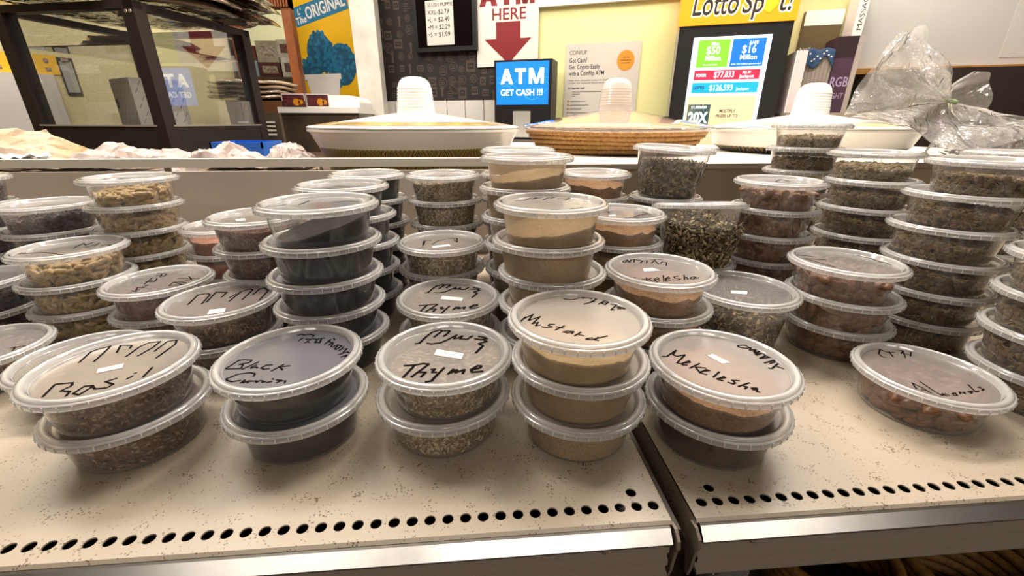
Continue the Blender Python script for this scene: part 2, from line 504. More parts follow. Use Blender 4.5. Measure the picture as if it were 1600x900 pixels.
# ------------------------------------------------------------------ lidded tubs
SEG = 96
m_lidrim = plastic('lid_rim_plastic', '#fbf8f5', .56, rough=.14, edge=.3, gloss=2.0)
m_skirt = plastic('lid_skirt_plastic', '#f3eeea', .36, rough=.14, edge=.25, gloss=2.0)
m_rib = plastic('lid_rib_plastic', '#fffdfa', .85, rough=.2, edge=.1, gloss=1.5)
m_tub = plastic('tub_plastic', '#e9e2da', .06, rough=.10, edge=.34, gloss=1.6)
m_tub_dusty = plastic('tub_plastic_dusty', '#d3bd9c', .36, rough=.2, edge=.3, gloss=1.0)
DISC = {'clear': plastic('lid_disc_plastic', '#ddd7d4', .30, rough=.16, edge=.2, gloss=1.6),
        'cream': plastic('lid_disc_mustard', '#ddd4ca', .56, rough=.2, edge=.15, gloss=1.4),
        'brown': plastic('lid_disc_mekelesha', '#cbc0bb', .44, rough=.18, edge=.2, gloss=1.6),
        'blue': plastic('lid_disc_cumin', '#cfcdd4', .34, rough=.16, edge=.2, gloss=1.6),
        'thyme': plastic('lid_disc_thyme', '#d7cfca', .42, rough=.18, edge=.2, gloss=1.5)}
LID_PROF = [(0, -.0054), (.03, -.0054), (.0488, -.0054), (.0496, -.0052), (.0502, -.0044), (.0512, -.0013), (.0522, -.0003), (.0542, 0), (.0556, -.0004), (.0564, -.0014),
            (.0568, -.0024), (.0582, -.0027), (.0587, -.0032), (.0587, -.0072), (.0584, -.0077), (.0562, -.0078), (.0556, -.006)]
def lid_mesh(key, sc=1.):
    mb = MB()
    nd = 3
    mb.lathe([(r*sc, z) for r, z in LID_PROF], SEG, mis=[1]*nd + [2 if k == 12 else 0 for k in range(nd, len(LID_PROF)-1)])
    for k in range(40):
        a = 2*math.pi*(k+.5)/40
        mb.box(.0584*sc, .0592*sc, -.00045, .00045, -.0071, -.0033, 3, Matrix.Rotation(a, 4, 'Z'))
    return mb.mesh('lid', [m_lidrim, DISC[key], m_skirt, m_rib], True, 50)
LIDS = {k: lid_mesh(k) for k in DISC}
LID_TALL = lid_mesh('clear', 1.07)
def tub_prof(h, rb, rt):
    return [(0, .0012), (rb-.006, .0012), (rb-.004, .0002), (rb-.0012, .0004), (rb, .002), (rb+(rt-rb)*.12, h*.12), (rb+(rt-rb)*.13, h*.14), (rb+(rt-rb)*.9, h*.9), (rt, h-.004), (rt+.001, h-.002), (rt+.0045, h-.0015), (rt+.0045, h)]
RB, RT_, TH = .0450, .0508, .0395
TUBS = {'clear': MB().lathe(tub_prof(TH, RB, RT_), 96).mesh('tub', m_tub, True, 50), 'dusty': MB().lathe(tub_prof(TH, RB, RT_), 96).mesh('tub', m_tub_dusty, True, 50)}
TALLH = .0786
TUB_TALL = MB().lathe(tub_prof(TALLH-.0025, .0455, .0555), 96).mesh('tub', m_tub, True, 50)
def wall_r(z, tall=False):
    return (.0455 + .010*z/.074 if tall else RB + (RT_-RB)*z/TH) - .0009

# ---- fillings
def speck(name, c1, c2, c3, scale, rough=.8, bump=.5):
    if name in MATS: return MATS[name]
    m = bpy.data.materials.new(name); m.use_nodes = True
    nt = m.node_tree; b = nt.nodes['Principled BSDF']; N = nt.nodes.new; L = nt.links.new
    tc = N('ShaderNodeTexCoord'); n1 = N('ShaderNodeTexNoise'); n1.inputs['Scale'].default_value = scale; n1.inputs['Detail'].default_value = 3; n1.inputs['Roughness'].default_value = .7
    n2 = N('ShaderNodeTexNoise'); n2.inputs['Scale'].default_value = 38; n2.inputs['Detail'].default_value = 2
    L(tc.outputs['Object'], n1.inputs['Vector']); L(tc.outputs['Object'], n2.inputs['Vector'])
    r = N('ShaderNodeValToRGB'); e = r.color_ramp.elements
    e[0].position = .36; e[0].color = hexc(c1); e[1].position = .66; e[1].color = hexc(c3)
    x = r.color_ramp.elements.new(.5); x.color = hexc(c2)
    ad = N('ShaderNodeMath'); ad.operation = 'MULTIPLY_ADD'; ad.inputs[1].default_value = .35; 
    L(n2.outputs['Fac'], ad.inputs[0]); 
    s = N('ShaderNodeMath'); s.operation = 'MULTIPLY_ADD'; s.inputs[1].default_value = .8; s.inputs[2].default_value = -.08
    L(n1.outputs['Fac'], s.inputs[0]); L(s.outputs[0], ad.inputs[2]); L(ad.outputs[0], r.inputs['Fac'])
    L(r.outputs['Color'], b.inputs['Base Color'])
    b.inputs['Roughness'].default_value = rough; b.inputs['Specular IOR Level'].default_value = .2
    bp = N('ShaderNodeBump'); bp.inputs['Strength'].default_value = bump; bp.inputs['Distance'].default_value = .0008
    L(n1.outputs['Fac'], bp.inputs['Height']); L(bp.outputs['Normal'], b.inputs['Normal'])
    MATS[name] = m
    return m
def body(mb, hfun, tall=False, seg=48, shrink=0., mi=0):
    """solid heap inside a tub: follows the wall, top height hfun(x,y)"""
    o = len(mb.v); NR = 7
    zs = [0, .35, .7, 1]
    mb.v.append((0, 0, .0018)); c0 = len(mb.v)-1
    rings = []
    rb = wall_r(.002, tall) - .003 - shrink
    rings.append([]);
    for i in range(seg):
        a = 2*math.pi*i/seg; mb.v.append((rb*math.cos(a), rb*math.sin(a), .0018)); rings[-1].append(len(mb.v)-1)
    for q in zs:
        rr = []
        for i in range(seg):
            a = 2*math.pi*i/seg; c, s = math.cos(a), math.sin(a)
            h = hfun(c*.047, s*.047)
            z = .003 + (h-.003)*q; r = wall_r(z, tall) - shrink
            mb.v.append((r*c, r*s, z)); rr.append(len(mb.v)-1)
        rings.append(rr)
    for k in range(1, NR):
        rr = []
        for i in range(seg):
            a = 2*math.pi*i/seg; c, s = math.cos(a), math.sin(a); r = .0475*(1-k/NR)
            mb.v.append((r*c, r*s, hfun(r*c, r*s))); rr.append(len(mb.v)-1)
        rings.append(rr)
    mb.v.append((0, 0, hfun(0, 0))); c1 = len(mb.v)-1
    for i in range(seg):
        j = (i+1) % seg
        mb.f.append((c0, rings[0][j], rings[0][i])); mb.m.append(mi)
        for A, B in zip(rings, rings[1:]):
            mb.f.append((A[i], A[j], B[j], B[i])); mb.m.append(mi)
        mb.f.append((rings[-1][i], rings[-1][j], c1)); mb.m.append(mi)
    return mb
def heap(h0, slope=0., ang=0., rough=.0012, fr=90., seed=0, lim=.0352):
    ca, sa = math.cos(ang), math.sin(ang)
    def f(x, y):
        n = noise.noise(Vector((x*fr, y*fr, seed*7.3))) + .5*noise.noise(Vector((x*fr*2.7, y*fr*2.7, seed*3.1)))
        return max(.004, min(lim, h0 + slope*(x*ca + y*sa)/.047 + rough*n))
    return f
FILL = {}
def spots(rng, hf, n_wall, n_top, tall=False, depth=.0022):
    """points just inside the wall and on the heap's top, with outward directions"""
    for k in range(n_wall):
        a = rng.uniform(0, 2*math.pi); c, s = math.cos(a), math.sin(a)
        h = hf(c*.047, s*.047); z = rng.uniform(.0025, max(.003, h))
        r = wall_r(z, tall) - (depth*rng.uniform(.35, 1.2) if depth < .0035 else rng.uniform(depth, depth*1.35))
        yield Vector((r*c, r*s, z)), Vector((c, s, 0))
    for k in range(n_top):
        a = rng.uniform(0, 2*math.pi); r = .0465*math.sqrt(rng.random())
        x, y = r*math.cos(a), r*math.sin(a)
        yield Vector((x, y, hf(x, y) + rng.uniform(-.001, .0012))), Vector((0, 0, 1))
def basis(rng, n, jitter=.6):
    n = (n + Vector((rng.gauss(0, jitter), rng.gauss(0, jitter), rng.gauss(0, jitter))) * .5).normalized()
    t = Vector((rng.gauss(0, 1), rng.gauss(0, 1), rng.gauss(0, 1)))
    t = (t - n*t.dot(n)).normalized()
    return t, n.cross(t), n
def clamp_in(mb, start, tall=False):
    """keep every bit of a filling inside its tub and under the lid"""
    top = .072 if tall else .0358
    for i in range(start, len(mb.v)):
        x, y, z = mb.v[i]
        z = min(max(z, .0018), top); r = math.hypot(x, y); lim = wall_r(z, tall) - (.004 if z < .003 else 0)
        if r > lim: x *= lim/r; y *= lim/r
        mb.v[i] = (x, y, z)
def flakes(key, mats, hf, nw, nt, ln, wd, tall=False, seed=1, curl=0., mi=(1,)):
    if key in FILL: return FILL[key]
    rng = random.Random(seed); mb = MB()
    body(mb, hf, tall, shrink=.0016)
    for p, n in spots(rng, hf, nw, nt, tall, .0016):
        t, b, nn = basis(rng, n)
        l = ln*rng.uniform(.5, 1.4)/2; w = wd*rng.uniform(.6, 1.4)/2; m_ = rng.choice(mi)
        if curl:
            k = curl*rng.uniform(-1, 1)*l
            mb.add([p-t*l-b*w*.4, p-t*l*.2-b*w+nn*k, p-t*l*.2+b*w+nn*k*.6, p-t*l+b*w*.3, p+t*l-b*w*.5-nn*k, p+t*l+b*w*.4-nn*k*.7], [(0, 1, 2, 3), (1, 4, 5, 2)], m_)
        else:
            mb.add([p-t*l-b*w*.4, p-b*w, p+t*l, p+b*w], [(0, 1, 2, 3)], m_)
    clamp_in(mb, 0, tall)
    me = mb.mesh('filling', mats)
    FILL[key] = me
    return me
def powder(key, m, hf, tall=False, seg=64):
    if key not in FILL:
        FILL[key] = body(MB(), hf, tall, seg).mesh('filling', m, True, 60)
    return FILL[key]
def blob(rings, seg, prof):
    """small closed solid along x with radii prof [(x,ry,rz)]"""
    v = []; f = []
    n = len(prof)
    for x, ry, rz in prof:
        for i in range(seg):
            a = 2*math.pi*i/seg
            v.append(Vector((x, ry*math.cos(a), rz*math.sin(a))))
    for k in range(n-1):
        for i in range(seg):
            j = (i+1) % seg
            f.append((k*seg+i, k*seg+j, (k+1)*seg+j, (k+1)*seg+i))
    f.append(tuple(range(seg))[::-1]); f.append(tuple((n-1)*seg+i for i in range(seg)))
    return v, f
ALM = blob(6, 8, [(-.0112, .0012, .0010), (-.0095, .0038, .0028), (-.005, .0060, .0040), (.000, .0062, .0042), (.0055, .0046, .0035), (.0095, .0022, .0020), (.0116, .0005, .0005)])
POD = blob(6, 8, [(-.0078, .0006, .0006), (-.0062, .0020, .0019), (-.002, .0034, .0031), (.0022, .0033, .0030), (.006, .0018, .0017), (.0085, .0005, .0005)])
BUD = blob(4, 6, [(-.0024, .0008, .0008), (-.0010, .0021, .0020), (.0010, .0021, .0020), (.0024, .0008, .0008)])
def beads(key, mats, hf, nw, nt, shape, scale, seed, stalks=0, depth=.003, mi=(1, 2)):
    if key in FILL: return FILL[key]
    rng = random.Random(seed); mb = MB()
    body(mb, hf, shrink=.003 if scale > 1.05 else .0085)
    V, F = shape
    for p, n in spots(rng, hf, nw, nt, False, depth):
        t, b, nn = basis(rng, n, .5); s = scale*rng.uniform(.75, 1.2)
        mb.add([p + (t*q.x + b*q.y + nn*q.z)*s for q in V], F, rng.choice(mi))
    for p, n in spots(rng, hf, stalks*2//3, stalks//3, False, .0014):
        t, b, nn = basis(rng, n, .25); l = rng.uniform(.005, .014); w = .0004
        a = p-t*l; e = p+t*l+nn*rng.uniform(-.0005, .002)
        rr = math.hypot(e.x, e.y); lim = wall_r(max(0, e.z))
        if rr > lim: e.x *= lim/rr; e.y *= lim/rr
        rr = math.hypot(a.x, a.y)
        if rr > lim: a.x *= lim/rr; a.y *= lim/rr
        mb.add([a-b*w, a+b*w, e+b*w*.6, e-b*w*.6, a+nn*w, e+nn*w], [(0, 1, 2, 3), (0, 3, 5, 4), (1, 4, 5, 2)], 3)
    clamp_in(mb, 0)
    FILL[key] = mb.mesh('filling', mats, True, 45)
    return FILL[key]

m_th = [speck('thyme_core', '#5a4830', '#7d674a', '#9c8664', 420), mat('thyme_leaf', '#a08a66', .8), mat('thyme_leaf_pale', '#d0bd9a', .8), mat('thyme_leaf_dark', '#6b5738', .8)]
m_ba = [speck('basil_core', '#452e22', '#634838', '#80604c', 380), mat('basil_leaf', '#7c604e', .8), mat('basil_leaf_pale', '#a98b74', .8), mat('basil_leaf_dark', '#452c20', .8)]
m_br = [speck('brown_seed_core', '#3a2018', '#5a382a', '#7a5240', 420), mat('brown_flake', '#6e4637', .8), mat('brown_flake_pale', '#96705c', .8), mat('brown_flake_dark', '#45281e', .8)]
m_pk = [speck('plum_seed_core', '#4e332c', '#6f4f46', '#8c6a5e', 420), mat('plum_flake', '#7c5a50', .8), mat('plum_flake_pale', '#9c7a6c', .8), mat('plum_flake_dark', '#553a33', .8)]
m_pu = [speck('purple_core', '#1c1214', '#2c1e20', '#3c2a2c', 300), mat('purple_petal', '#3d2b2e', .7), mat('purple_petal_pale', '#5d4648', .7), mat('purple_petal_dark', '#24181a', .7)]
m_he = [speck('herb_core', '#231b0f', '#3a2e1c', '#4e4028', 300), mat('herb_leaf', '#75644a', .8), mat('herb_leaf_pale', '#b09c78', .8), mat('herb_leaf_dark', '#473a26', .8)]
m_bu = [speck('bud_core', '#241a0d', '#3a2b18', '#4c3a20', 300), mat('bud_brown', '#866b45', .7, noise_amt=.3, noise_scale=300), mat('bud_dark', '#5f492c', .7), mat('bud_stalk', '#c4a878', .7)]
m_bp = [m_bu[0], mat('bud_pale', '#94805c', .7, noise_amt=.3, noise_scale=300), mat('bud_mid', '#75603c', .7), mat('bud_stalk_pale', '#c4ad80', .7)]
m_cumin = speck('black_cumin_powder', '#110b0a', '#130d0c', '#150f0e', 200, bump=.0)
m_must = speck('mustard_powder', '#8a704f', '#a58a66', '#bca27e', 650)
m_mustl = speck('mustard_pale', '#b89a6c', '#cdb086', '#dcc49e', 650)
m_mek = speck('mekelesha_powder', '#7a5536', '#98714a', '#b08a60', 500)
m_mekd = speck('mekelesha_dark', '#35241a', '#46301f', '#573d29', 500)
m_pink = speck('pink_powder', '#8a5a44', '#a3705a', '#b98872', 500)
m_tan = speck('ochre_powder', '#5e4420', '#76582c', '#8c6c3a', 500)
m_alm = mat('almond_skin', '#8f6240', .38, noise_scale=200, col2='#603c22', bump=.2)
m_pod = mat('cardamom_husk', '#c6a877', .6, noise_scale=220, col2='#9d8050', bump=.35)
m_podd = mat('cardamom_husk_dark', '#a98c58', .6, noise_scale=220, col2='#7f6636', bump=.35)  # darker husk tone for the heap core and random pods

def fill_mesh(kind, lvl, var):
    """(mesh, material slots) for a filling; lvl = mean height in the tub"""
    k = (kind, round(lvl, 4), var)
    sl, an = {0: (.0005, 0), 1: (.004, .6), 2: (.003, 2.5)}[var % 3]
    hf = heap(lvl, sl, an, .0012, 90, var+1)
    if kind == 'thyme': return flakes(k, m_th, hf, 1900, 1000, .0062, .0018, seed=11+var, mi=(1, 2, 1, 2, 3))
    if kind == 'basil': return flakes(k, m_ba, hf, 1500, 900, .0062, .0020, seed=21+var, mi=(1, 1, 1, 2, 3))
    if kind == 'brown': return flakes(k, m_br, hf, 1900, 900, .0032, .0015, seed=31+var, mi=(1, 1, 2, 3))
    if kind == 'plum': return flakes(k, m_pk, hf, 2400, 1200, .0024, .0012, seed=41+var, mi=(1, 1, 2, 3))
    if kind == 'purple': return flakes(k, m_pu, heap(lvl, sl, an, .003, 120, var+1), 1100, 900, .0075, .0035, seed=51+var, curl=.5, mi=(1, 1, 2, 3))
    if kind == 'buds': return beads(k, m_bu, heap(lvl, sl, an, .003, 130, var+1), 520, 330, BUD, 1.15, 61+var, 170)
    if kind == 'budsp': return beads(k, m_bp, heap(lvl, sl, an, .003, 130, var+1), 520, 330, BUD, 1.1, 66+var, 230)
    if kind == 'almonds': return beads(k, [m_alm, m_alm, m_alm, m_alm], heap(lvl-.003, 0, 0, .001, 90, 1), 110, 30, ALM, 1., 71+var, 0, .0062)
    if kind == 'pods': return beads(k, [m_podd, m_pod, m_podd, m_podd], heap(lvl, 0, 0, .001, 90, 1), 190, 70, POD, .95, 81+var, 0, .0042, (1, 1, 2))
    if kind == 'cumin': return powder(k, m_cumin, heap(lvl, sl, an, .0008, 80, var+1))
    if kind == 'cumin_slope': return powder(k, m_cumin, heap(.0175, .0125, .25, .0012, 70, 3, .033))
    if kind == 'mustard': return powder(k, m_must, heap(lvl, sl, an, .0015, 80, var+1))
    if kind == 'mustard_slope': return powder(k, m_must, heap(.0165, .0065, .1, .0016, 90, 5))
    if kind == 'mustard_pale': return powder(k, m_mustl, heap(.019, .004, 3.6, .0022, 70, 9))
    if kind == 'mekelesha': return powder(k, m_mek, heap(lvl, .003, 2.2, .003, 75, var+2))
    if kind == 'mekelesha_dark': return powder(k, m_mekd, heap(lvl, .001, 1, .001, 75, var+2))
    if kind == 'pink': return powder(k, m_pink, heap(lvl, .002, 1, .001, 75, var))
    if kind == 'ochre': return powder(k, m_tan, heap(lvl, .002, 1, .001, 75, var))
    if kind == 'herb': return flakes(k, m_he, hf, 700, 420, .009, .0032, seed=91+var, curl=.8, mi=(1, 1, 2, 3))
    if kind == 'herb_tall':
        return flakes(k, m_he, heap(lvl, .002, var, .003, 90, var, .07), 1500, 420, .010, .0030, tall=True, seed=95+var, curl=.8, mi=(1, 1, 2, 3))
    raise KeyError(kind)

# marker strokes and stickers on the lids, tenths of a millimetre from the lid centre
INK = {
 'A': [[[-347,78],[-405,270],[-403,352],[-306,357],[-278,260],[-236,85]],[[-161,229],[-227,364],[-126,356],[-103,299]],[[-30,151],[-37,325],[-7,396],[78,415],[89,304],[64,155]],[[150,228],[144,410],[212,431],[249,352],[245,109]],[[-200,-412],[-255,-247],[-142,-234],[-113,-275],[-137,-342],[-60,-357],[-38,-416]],[[43,-287],[-10,-292],[-14,-385],[44,-406],[55,-314],[43,-287],[99,-335],[159,-327]],[[152,-196],[100,-238],[190,-281],[171,-332]],[[236,-212],[253,-167]],[[239,-133],[247,-122]],[[345,-192],[318,-48]]],
 'B': [[[-486,-136],[-459,-141],[-418,-10]],[[-420,-22],[-389,-7],[-310,-21],[-314,-58],[-386,-82],[-350,-88],[-336,-150],[-459,-149]],[[-321,-164],[-241,-52]],[[-235,-102],[-263,-132],[-257,-153],[-228,-135],[-204,-152]],[[-106,-111],[-155,-113],[-178,-154],[-143,-177],[-106,-168]],[[-72,-209],[-14,-110]],[[46,-136],[-31,-149],[14,-200]],[[-178,-277],[-184,-239],[-237,-220],[-317,-237],[-377,-299],[-361,-329],[-311,-343],[-251,-330]],[[-233,-367],[-223,-325],[-215,-366],[-180,-340],[-181,-371]],[[-179,-343],[-153,-348],[-122,-347],[-116,-369],[-99,-346],[-74,-351],[-68,-372],[-46,-360]],[[-32,-375],[-2,-363]],[[-14,-326],[-1,-333]],[[25,-344],[69,-354],[43,-385]],[[68,-361],[104,-364],[105,-395]],[[-102,413],[-74,440],[-35,412],[-3,431],[53,405],[55,374]],[[-30,359],[-50,300]],[[2,336],[54,322],[22,255]],[[38,273],[64,265]],[[56,343],[112,318],[117,248]],[[124,338],[110,268],[162,250]],[[158,264],[143,336],[176,338]],[[213,221],[237,309],[239,258],[275,246],[257,198]],[[258,332],[279,295]],[[283,235],[286,163]],[[302,157],[339,202],[332,117]],[[337,192],[380,170],[344,107]],[[402,159],[378,86]],[[397,112],[441,118],[422,55]],[[390,13],[456,62],[488,41]],[[427,-25],[471,7],[463,-28]]],
 'C': [[[-283,205],[-250,212],[-197,343],[-153,425],[-85,465],[-57,447],[-126,323]],[[-57,447],[15,442],[0,394],[-36,331]],[[-178,206],[-139,189],[-57,206],[7,263],[85,350],[63,277],[92,284],[139,327],[119,268],[188,259],[235,320]],[[257,263],[309,241],[374,254]],[[292,306],[361,273]],[[326,249],[368,201],[291,162],[333,125],[266,-3]],[[-326,-168],[-243,-163],[-176,-146],[-125,-157]],[[-239,-163],[-309,-344]],[[-128,-164],[-244,-342]],[[-205,-278],[-138,-283],[-167,-348]],[[-97,-245],[-68,-240],[-86,-287],[-52,-290]],[[7,-225],[-51,-344],[-81,-413],[-123,-422]],[[43,-324],[84,-252],[64,-305],[114,-261],[101,-308],[175,-265],[161,-326]],[[232,-277],[304,-247],[312,-219],[281,-214],[228,-269],[236,-311],[322,-302]]],
 'D': [[[-41,447],[-16,418],[46,413],[109,450],[168,486],[137,434],[194,460],[246,468],[209,413]],[[255,433],[267,409],[192,347],[230,355],[119,302]],[[247,288],[321,359],[358,334],[305,273],[273,319],[326,315]],[[359,280],[417,265],[378,225],[322,157],[353,158]],[[392,213],[433,179],[387,172]],[[403,223],[472,218],[475,176],[441,164]],[[-506,-12],[-476,4],[-433,75],[-462,31],[-366,118],[-421,0],[-311,70],[-397,-64],[-342,-38],[-374,-101],[-330,-87]],[[-216,-86],[-258,-80],[-270,-108],[-242,-128],[-283,-142],[-327,-121]],[[-143,-118],[-230,-188]],[[-212,-130],[-155,-160]],[[-91,-222],[-127,-212],[-175,-224],[-141,-243],[-88,-223],[-115,-261]],[[-33,-235],[-99,-294]],[[-65,-273],[-26,-299]],[[32,-335],[-6,-340],[-24,-354],[17,-364],[154,-313]],[[78,-330],[38,-369],[65,-380]]],
 'E': [[[-449,159],[-411,152],[-283,252],[-345,177],[-321,149],[-238,169],[-369,44],[-337,25]],[[-334,33],[-253,43],[-250,68],[-317,40],[-340,9],[-298,6]],[[-299,-42],[-183,21]],[[-168,-51],[-245,-30],[-248,-107]],[[-245,-100],[-154,-91],[-171,-74],[-252,-114],[-209,-147]],[[-175,-187],[-84,-115]],[[-158,-210],[-81,-201],[-86,-186],[-162,-216],[-123,-238]],[[4,-250],[-49,-239],[-44,-275],[-70,-289],[-96,-264]],[[-48,-322],[67,-283]],[[-5,-319],[19,-334],[-17,-358]],[[81,-352],[40,-352],[41,-376],[83,-355],[53,-397],[72,-407]],[[348,242],[308,263],[315,291],[381,296],[424,255],[355,237]],[[424,255],[372,203],[447,216],[392,175]],[[447,216],[385,148],[452,179],[378,123]],[[448,144],[381,114]],[[376,62],[451,100],[455,126]],[[451,100],[475,72],[385,62]],[[368,-12],[535,25]],[[468,22],[470,-3],[410,-23]],[[352,-91],[376,-100],[497,-30]],[[439,-73],[506,-118]]],
 'F': [[[-41,512],[-21,486],[-116,398],[-131,342],[-105,325]],[[-21,486],[11,412],[75,412]],[[38,434],[-21,327]],[[172,471],[198,434],[120,381]],[[193,434],[92,303]],[[161,378],[198,352]],[[287,451],[172,326]],[[-327,-219],[-274,-125],[-257,-215],[-254,-284]],[[-294,-230],[-271,-249]],[[-179,-110],[-199,-254],[-196,-331]],[[-202,-297],[-177,-324],[-162,-300],[-164,-341]],[[-141,-301],[-131,-336]],[[-71,-307],[-37,-301],[-61,-341],[-87,-331],[-71,-307]],[[-9,-320],[17,-288],[39,-320],[57,-291]],[[137,-289],[98,-294],[95,-319],[147,-289]],[[221,-189],[163,-299],[209,-289]],[[296,-231],[265,-237],[288,-265],[247,-285]]],
 'FF': [[[-215,449],[-270,423],[-294,366],[-272,335],[-212,419],[-215,449]],[[-212,419],[-232,332]],[[-219,331],[-171,431],[-125,442],[-170,328]],[[-125,442],[-72,409],[-46,377],[-102,303]],[[-52,363],[13,388],[-34,289]],[[65,414],[133,409]],[[109,396],[24,285]],[[103,381],[91,238]],[[157,422],[206,404]],[[120,264],[176,332],[213,300],[155,178]],[[-350,-179],[-335,-185]],[[-284,-235],[-247,-245]],[[-217,-189],[-248,-279]],[[-166,-204],[-223,-247],[-193,-294]],[[-173,-284],[-104,-244],[-101,-197],[-160,-251],[-163,-319],[-110,-289]],[[-12,-132],[-83,-320]],[[-45,-260],[21,-230],[25,-183],[-31,-237],[-57,-315],[0,-297]],[[141,-167],[82,-187],[73,-233],[123,-260],[76,-291],[30,-265]],[[218,-137],[152,-285]],[[179,-229],[213,-208],[193,-277]],[[308,-203],[262,-212],[224,-256],[258,-270],[312,-204],[293,-249],[337,-229]]],
 'Q': [[[-309,-88],[-372,208],[-282,238],[-233,197],[-169,-78]],[[-144,-33],[-212,283],[-78,261],[-60,112]],[[96,-23],[75,269],[141,362],[189,319],[216,10]],[[39,86],[58,195]],[[263,161],[256,354],[310,390],[384,285],[416,-12]]],
 'P': [[[-245,326],[-118,317],[-94,221],[-203,252]],[[-181,322],[-125,200]],[[-201,160],[-169,68],[-70,17],[-124,132]],[[-183,26],[-85,-3]],[[-169,68],[-137,-63]],[[-136,-105],[-63,-110],[-86,-178]],[[-135,-207],[-48,-193]],[[-135,-187],[-84,-290],[-63,-232]],[[-134,-286],[-48,-331]],[[-120,-371],[-91,-347]],[[144,112],[439,100]],[[239,188],[349,53],[286,35]],[[202,-150],[177,-22],[297,-31],[397,-89],[327,-126],[202,-150]],[[177,-22],[379,-143]]],
 'X': [[[-243,-150],[-256,117],[-149,145]],[[-233,-86],[-236,102]],[[-129,-61],[-48,138],[42,167]],[[75,237],[196,228],[205,16],[153,159]]],
 'W': [[[-286,-69],[-161,89]],[[-98,-160],[25,78]],[[56,-89],[238,-100]]],
 'AA': [[[-344,250],[-232,288],[-166,519],[-85,514],[-153,356],[-27,461]],[[-36,293],[62,505],[118,452],[39,362]],[[133,356],[308,421],[195,260]],[[-93,-281],[-4,-251],[75,-278]],[[156,-225],[296,-175]]],
 'EE': [[[-250,139],[-87,178]],[[-137,283],[-137,82]],[[-29,-248],[98,-213],[222,-85],[373,0]],[[48,-191],[138,-259]],[[349,149],[393,-49]]],
 'JJ': [[[-344,345],[-241,305],[-174,235]],[[-359,204],[-132,138]],[[-353,185],[-298,29],[-242,-136]],[[408,292],[560,229],[695,272]],[[514,180],[437,0],[522,-6],[521,-100]]],
 'I': [[[-2,49],[-80,295],[30,189],[10,340]],[[110,88],[159,180],[131,281]],[[237,174],[344,196],[366,70]],[[-504,-197],[-393,-172],[-198,-134],[169,-270]]],
 'KK': [[[23,115],[361,460],[230,102]]],
 'J': [[[-389,38],[-396,156],[-186,-88]],[[-189,26],[-102,115]],[[-205,86],[-32,-40]]],
 'N': [[[295,17],[320,32],[360,-22],[361,-43]],[[328,23],[425,68]]],
 'T': [[[-502,-59],[-373,-12],[-335,43]],[[-209,35],[-183,252]],[[103,158],[212,227],[353,180]]],
 'U': [[[-174,-100],[10,-200]],[[-127,83],[168,-29]]],
}
STICKER = {
 'A': [[-104,-43],[40,32],[81,-40],[-66,-110]],
 'C': [[-80,85],[162,-8],[143,-98],[-97,-11]],
 'E': [[-53,143],[9,162],[84,10],[3,3]],
 'FF': [[-151,97],[-32,110],[20,15],[-171,-2]],
 'Q': [[11,-253],[164,-217],[198,-329],[56,-379]],
 'X': [[-120,-159],[102,-77],[125,-163],[-95,-242]],
 'EE': [[-189,-57],[-94,-35],[-104,-127],[-206,-147]],
 'II': [[-148,-24],[31,-67],[-26,-151],[-193,-110]],
 'R': [[-223,-99],[-142,-41],[-74,-154],[-151,-210]],
 'J': [[-318,34],[-290,126],[-126,-69],[-197,-109]],
}

m_ink = mat('marker_ink', '#0f0706', .9, spec=.08)
m_stick = mat('price_sticker_paper', '#dcd7d0', .6)
m_pen = mat('sticker_print', '#a59f99', .7)
INKW = {'A': .0013, 'B': .0011, 'C': .0018, 'D': .0011, 'E': .0012, 'F': .0010, 'FF': .0011, 'Q': .0015, 'Y': .0018}
def on_disc(p, lim=.0480):
    x, y = p[0]*1e-4, p[1]*1e-4; r = math.hypot(x, y)
    return (x*lim/r, y*lim/r) if r > lim else (x, y)
def write_on(lid, key, src=None, rot=0.):
    src = src or key
    ca, sa = math.cos(rot), math.sin(rot)
    T = lambda p: (p[0]*ca-p[1]*sa, p[0]*sa+p[1]*ca)
    if src in INK:
        groups = []
        for q in INK[src]:
            near = [g for g in groups if min(math.hypot(a[0]-b[0], a[1]-b[1]) for w in g for a in w for b in q) < 95]
            groups = [g for g in groups if g not in near] + [sum(near, []) + [q]]
        for part in groups:
            mb = MB()
            for q in part:
                ribbon(mb, [T(on_disc(p)) for p in q], INKW.get(key, .0011)*1.4, -.0052)
            tag(mb.build('marker_lettering', m_ink, lid), 'dark handwritten marker lettering')
    if src in STICKER:
        q = [T(on_disc(p)) for p in STICKER[src]]
        mb = MB().poly(q[::-1], -.00515, -.0050)
        a, b, c, d = [Vector((*p, 0)) for p in q]
        for k in range(4):                                   # faint handwritten price
            u0 = .2 + .16*k
            e = a.lerp(b, u0).lerp(d.lerp(c, u0), .3); g = a.lerp(b, u0+.05).lerp(d.lerp(c, u0+.05), .7)
            mb.add([(e.x, e.y, -.00495), (e.x+.0006, e.y, -.00495), (g.x+.0006, g.y, -.00495), (g.x, g.y, -.00495)], [(0, 1, 2, 3)], 1)
        tag(mb.build('price_sticker', [m_stick, m_pen], lid), 'small white price sticker')

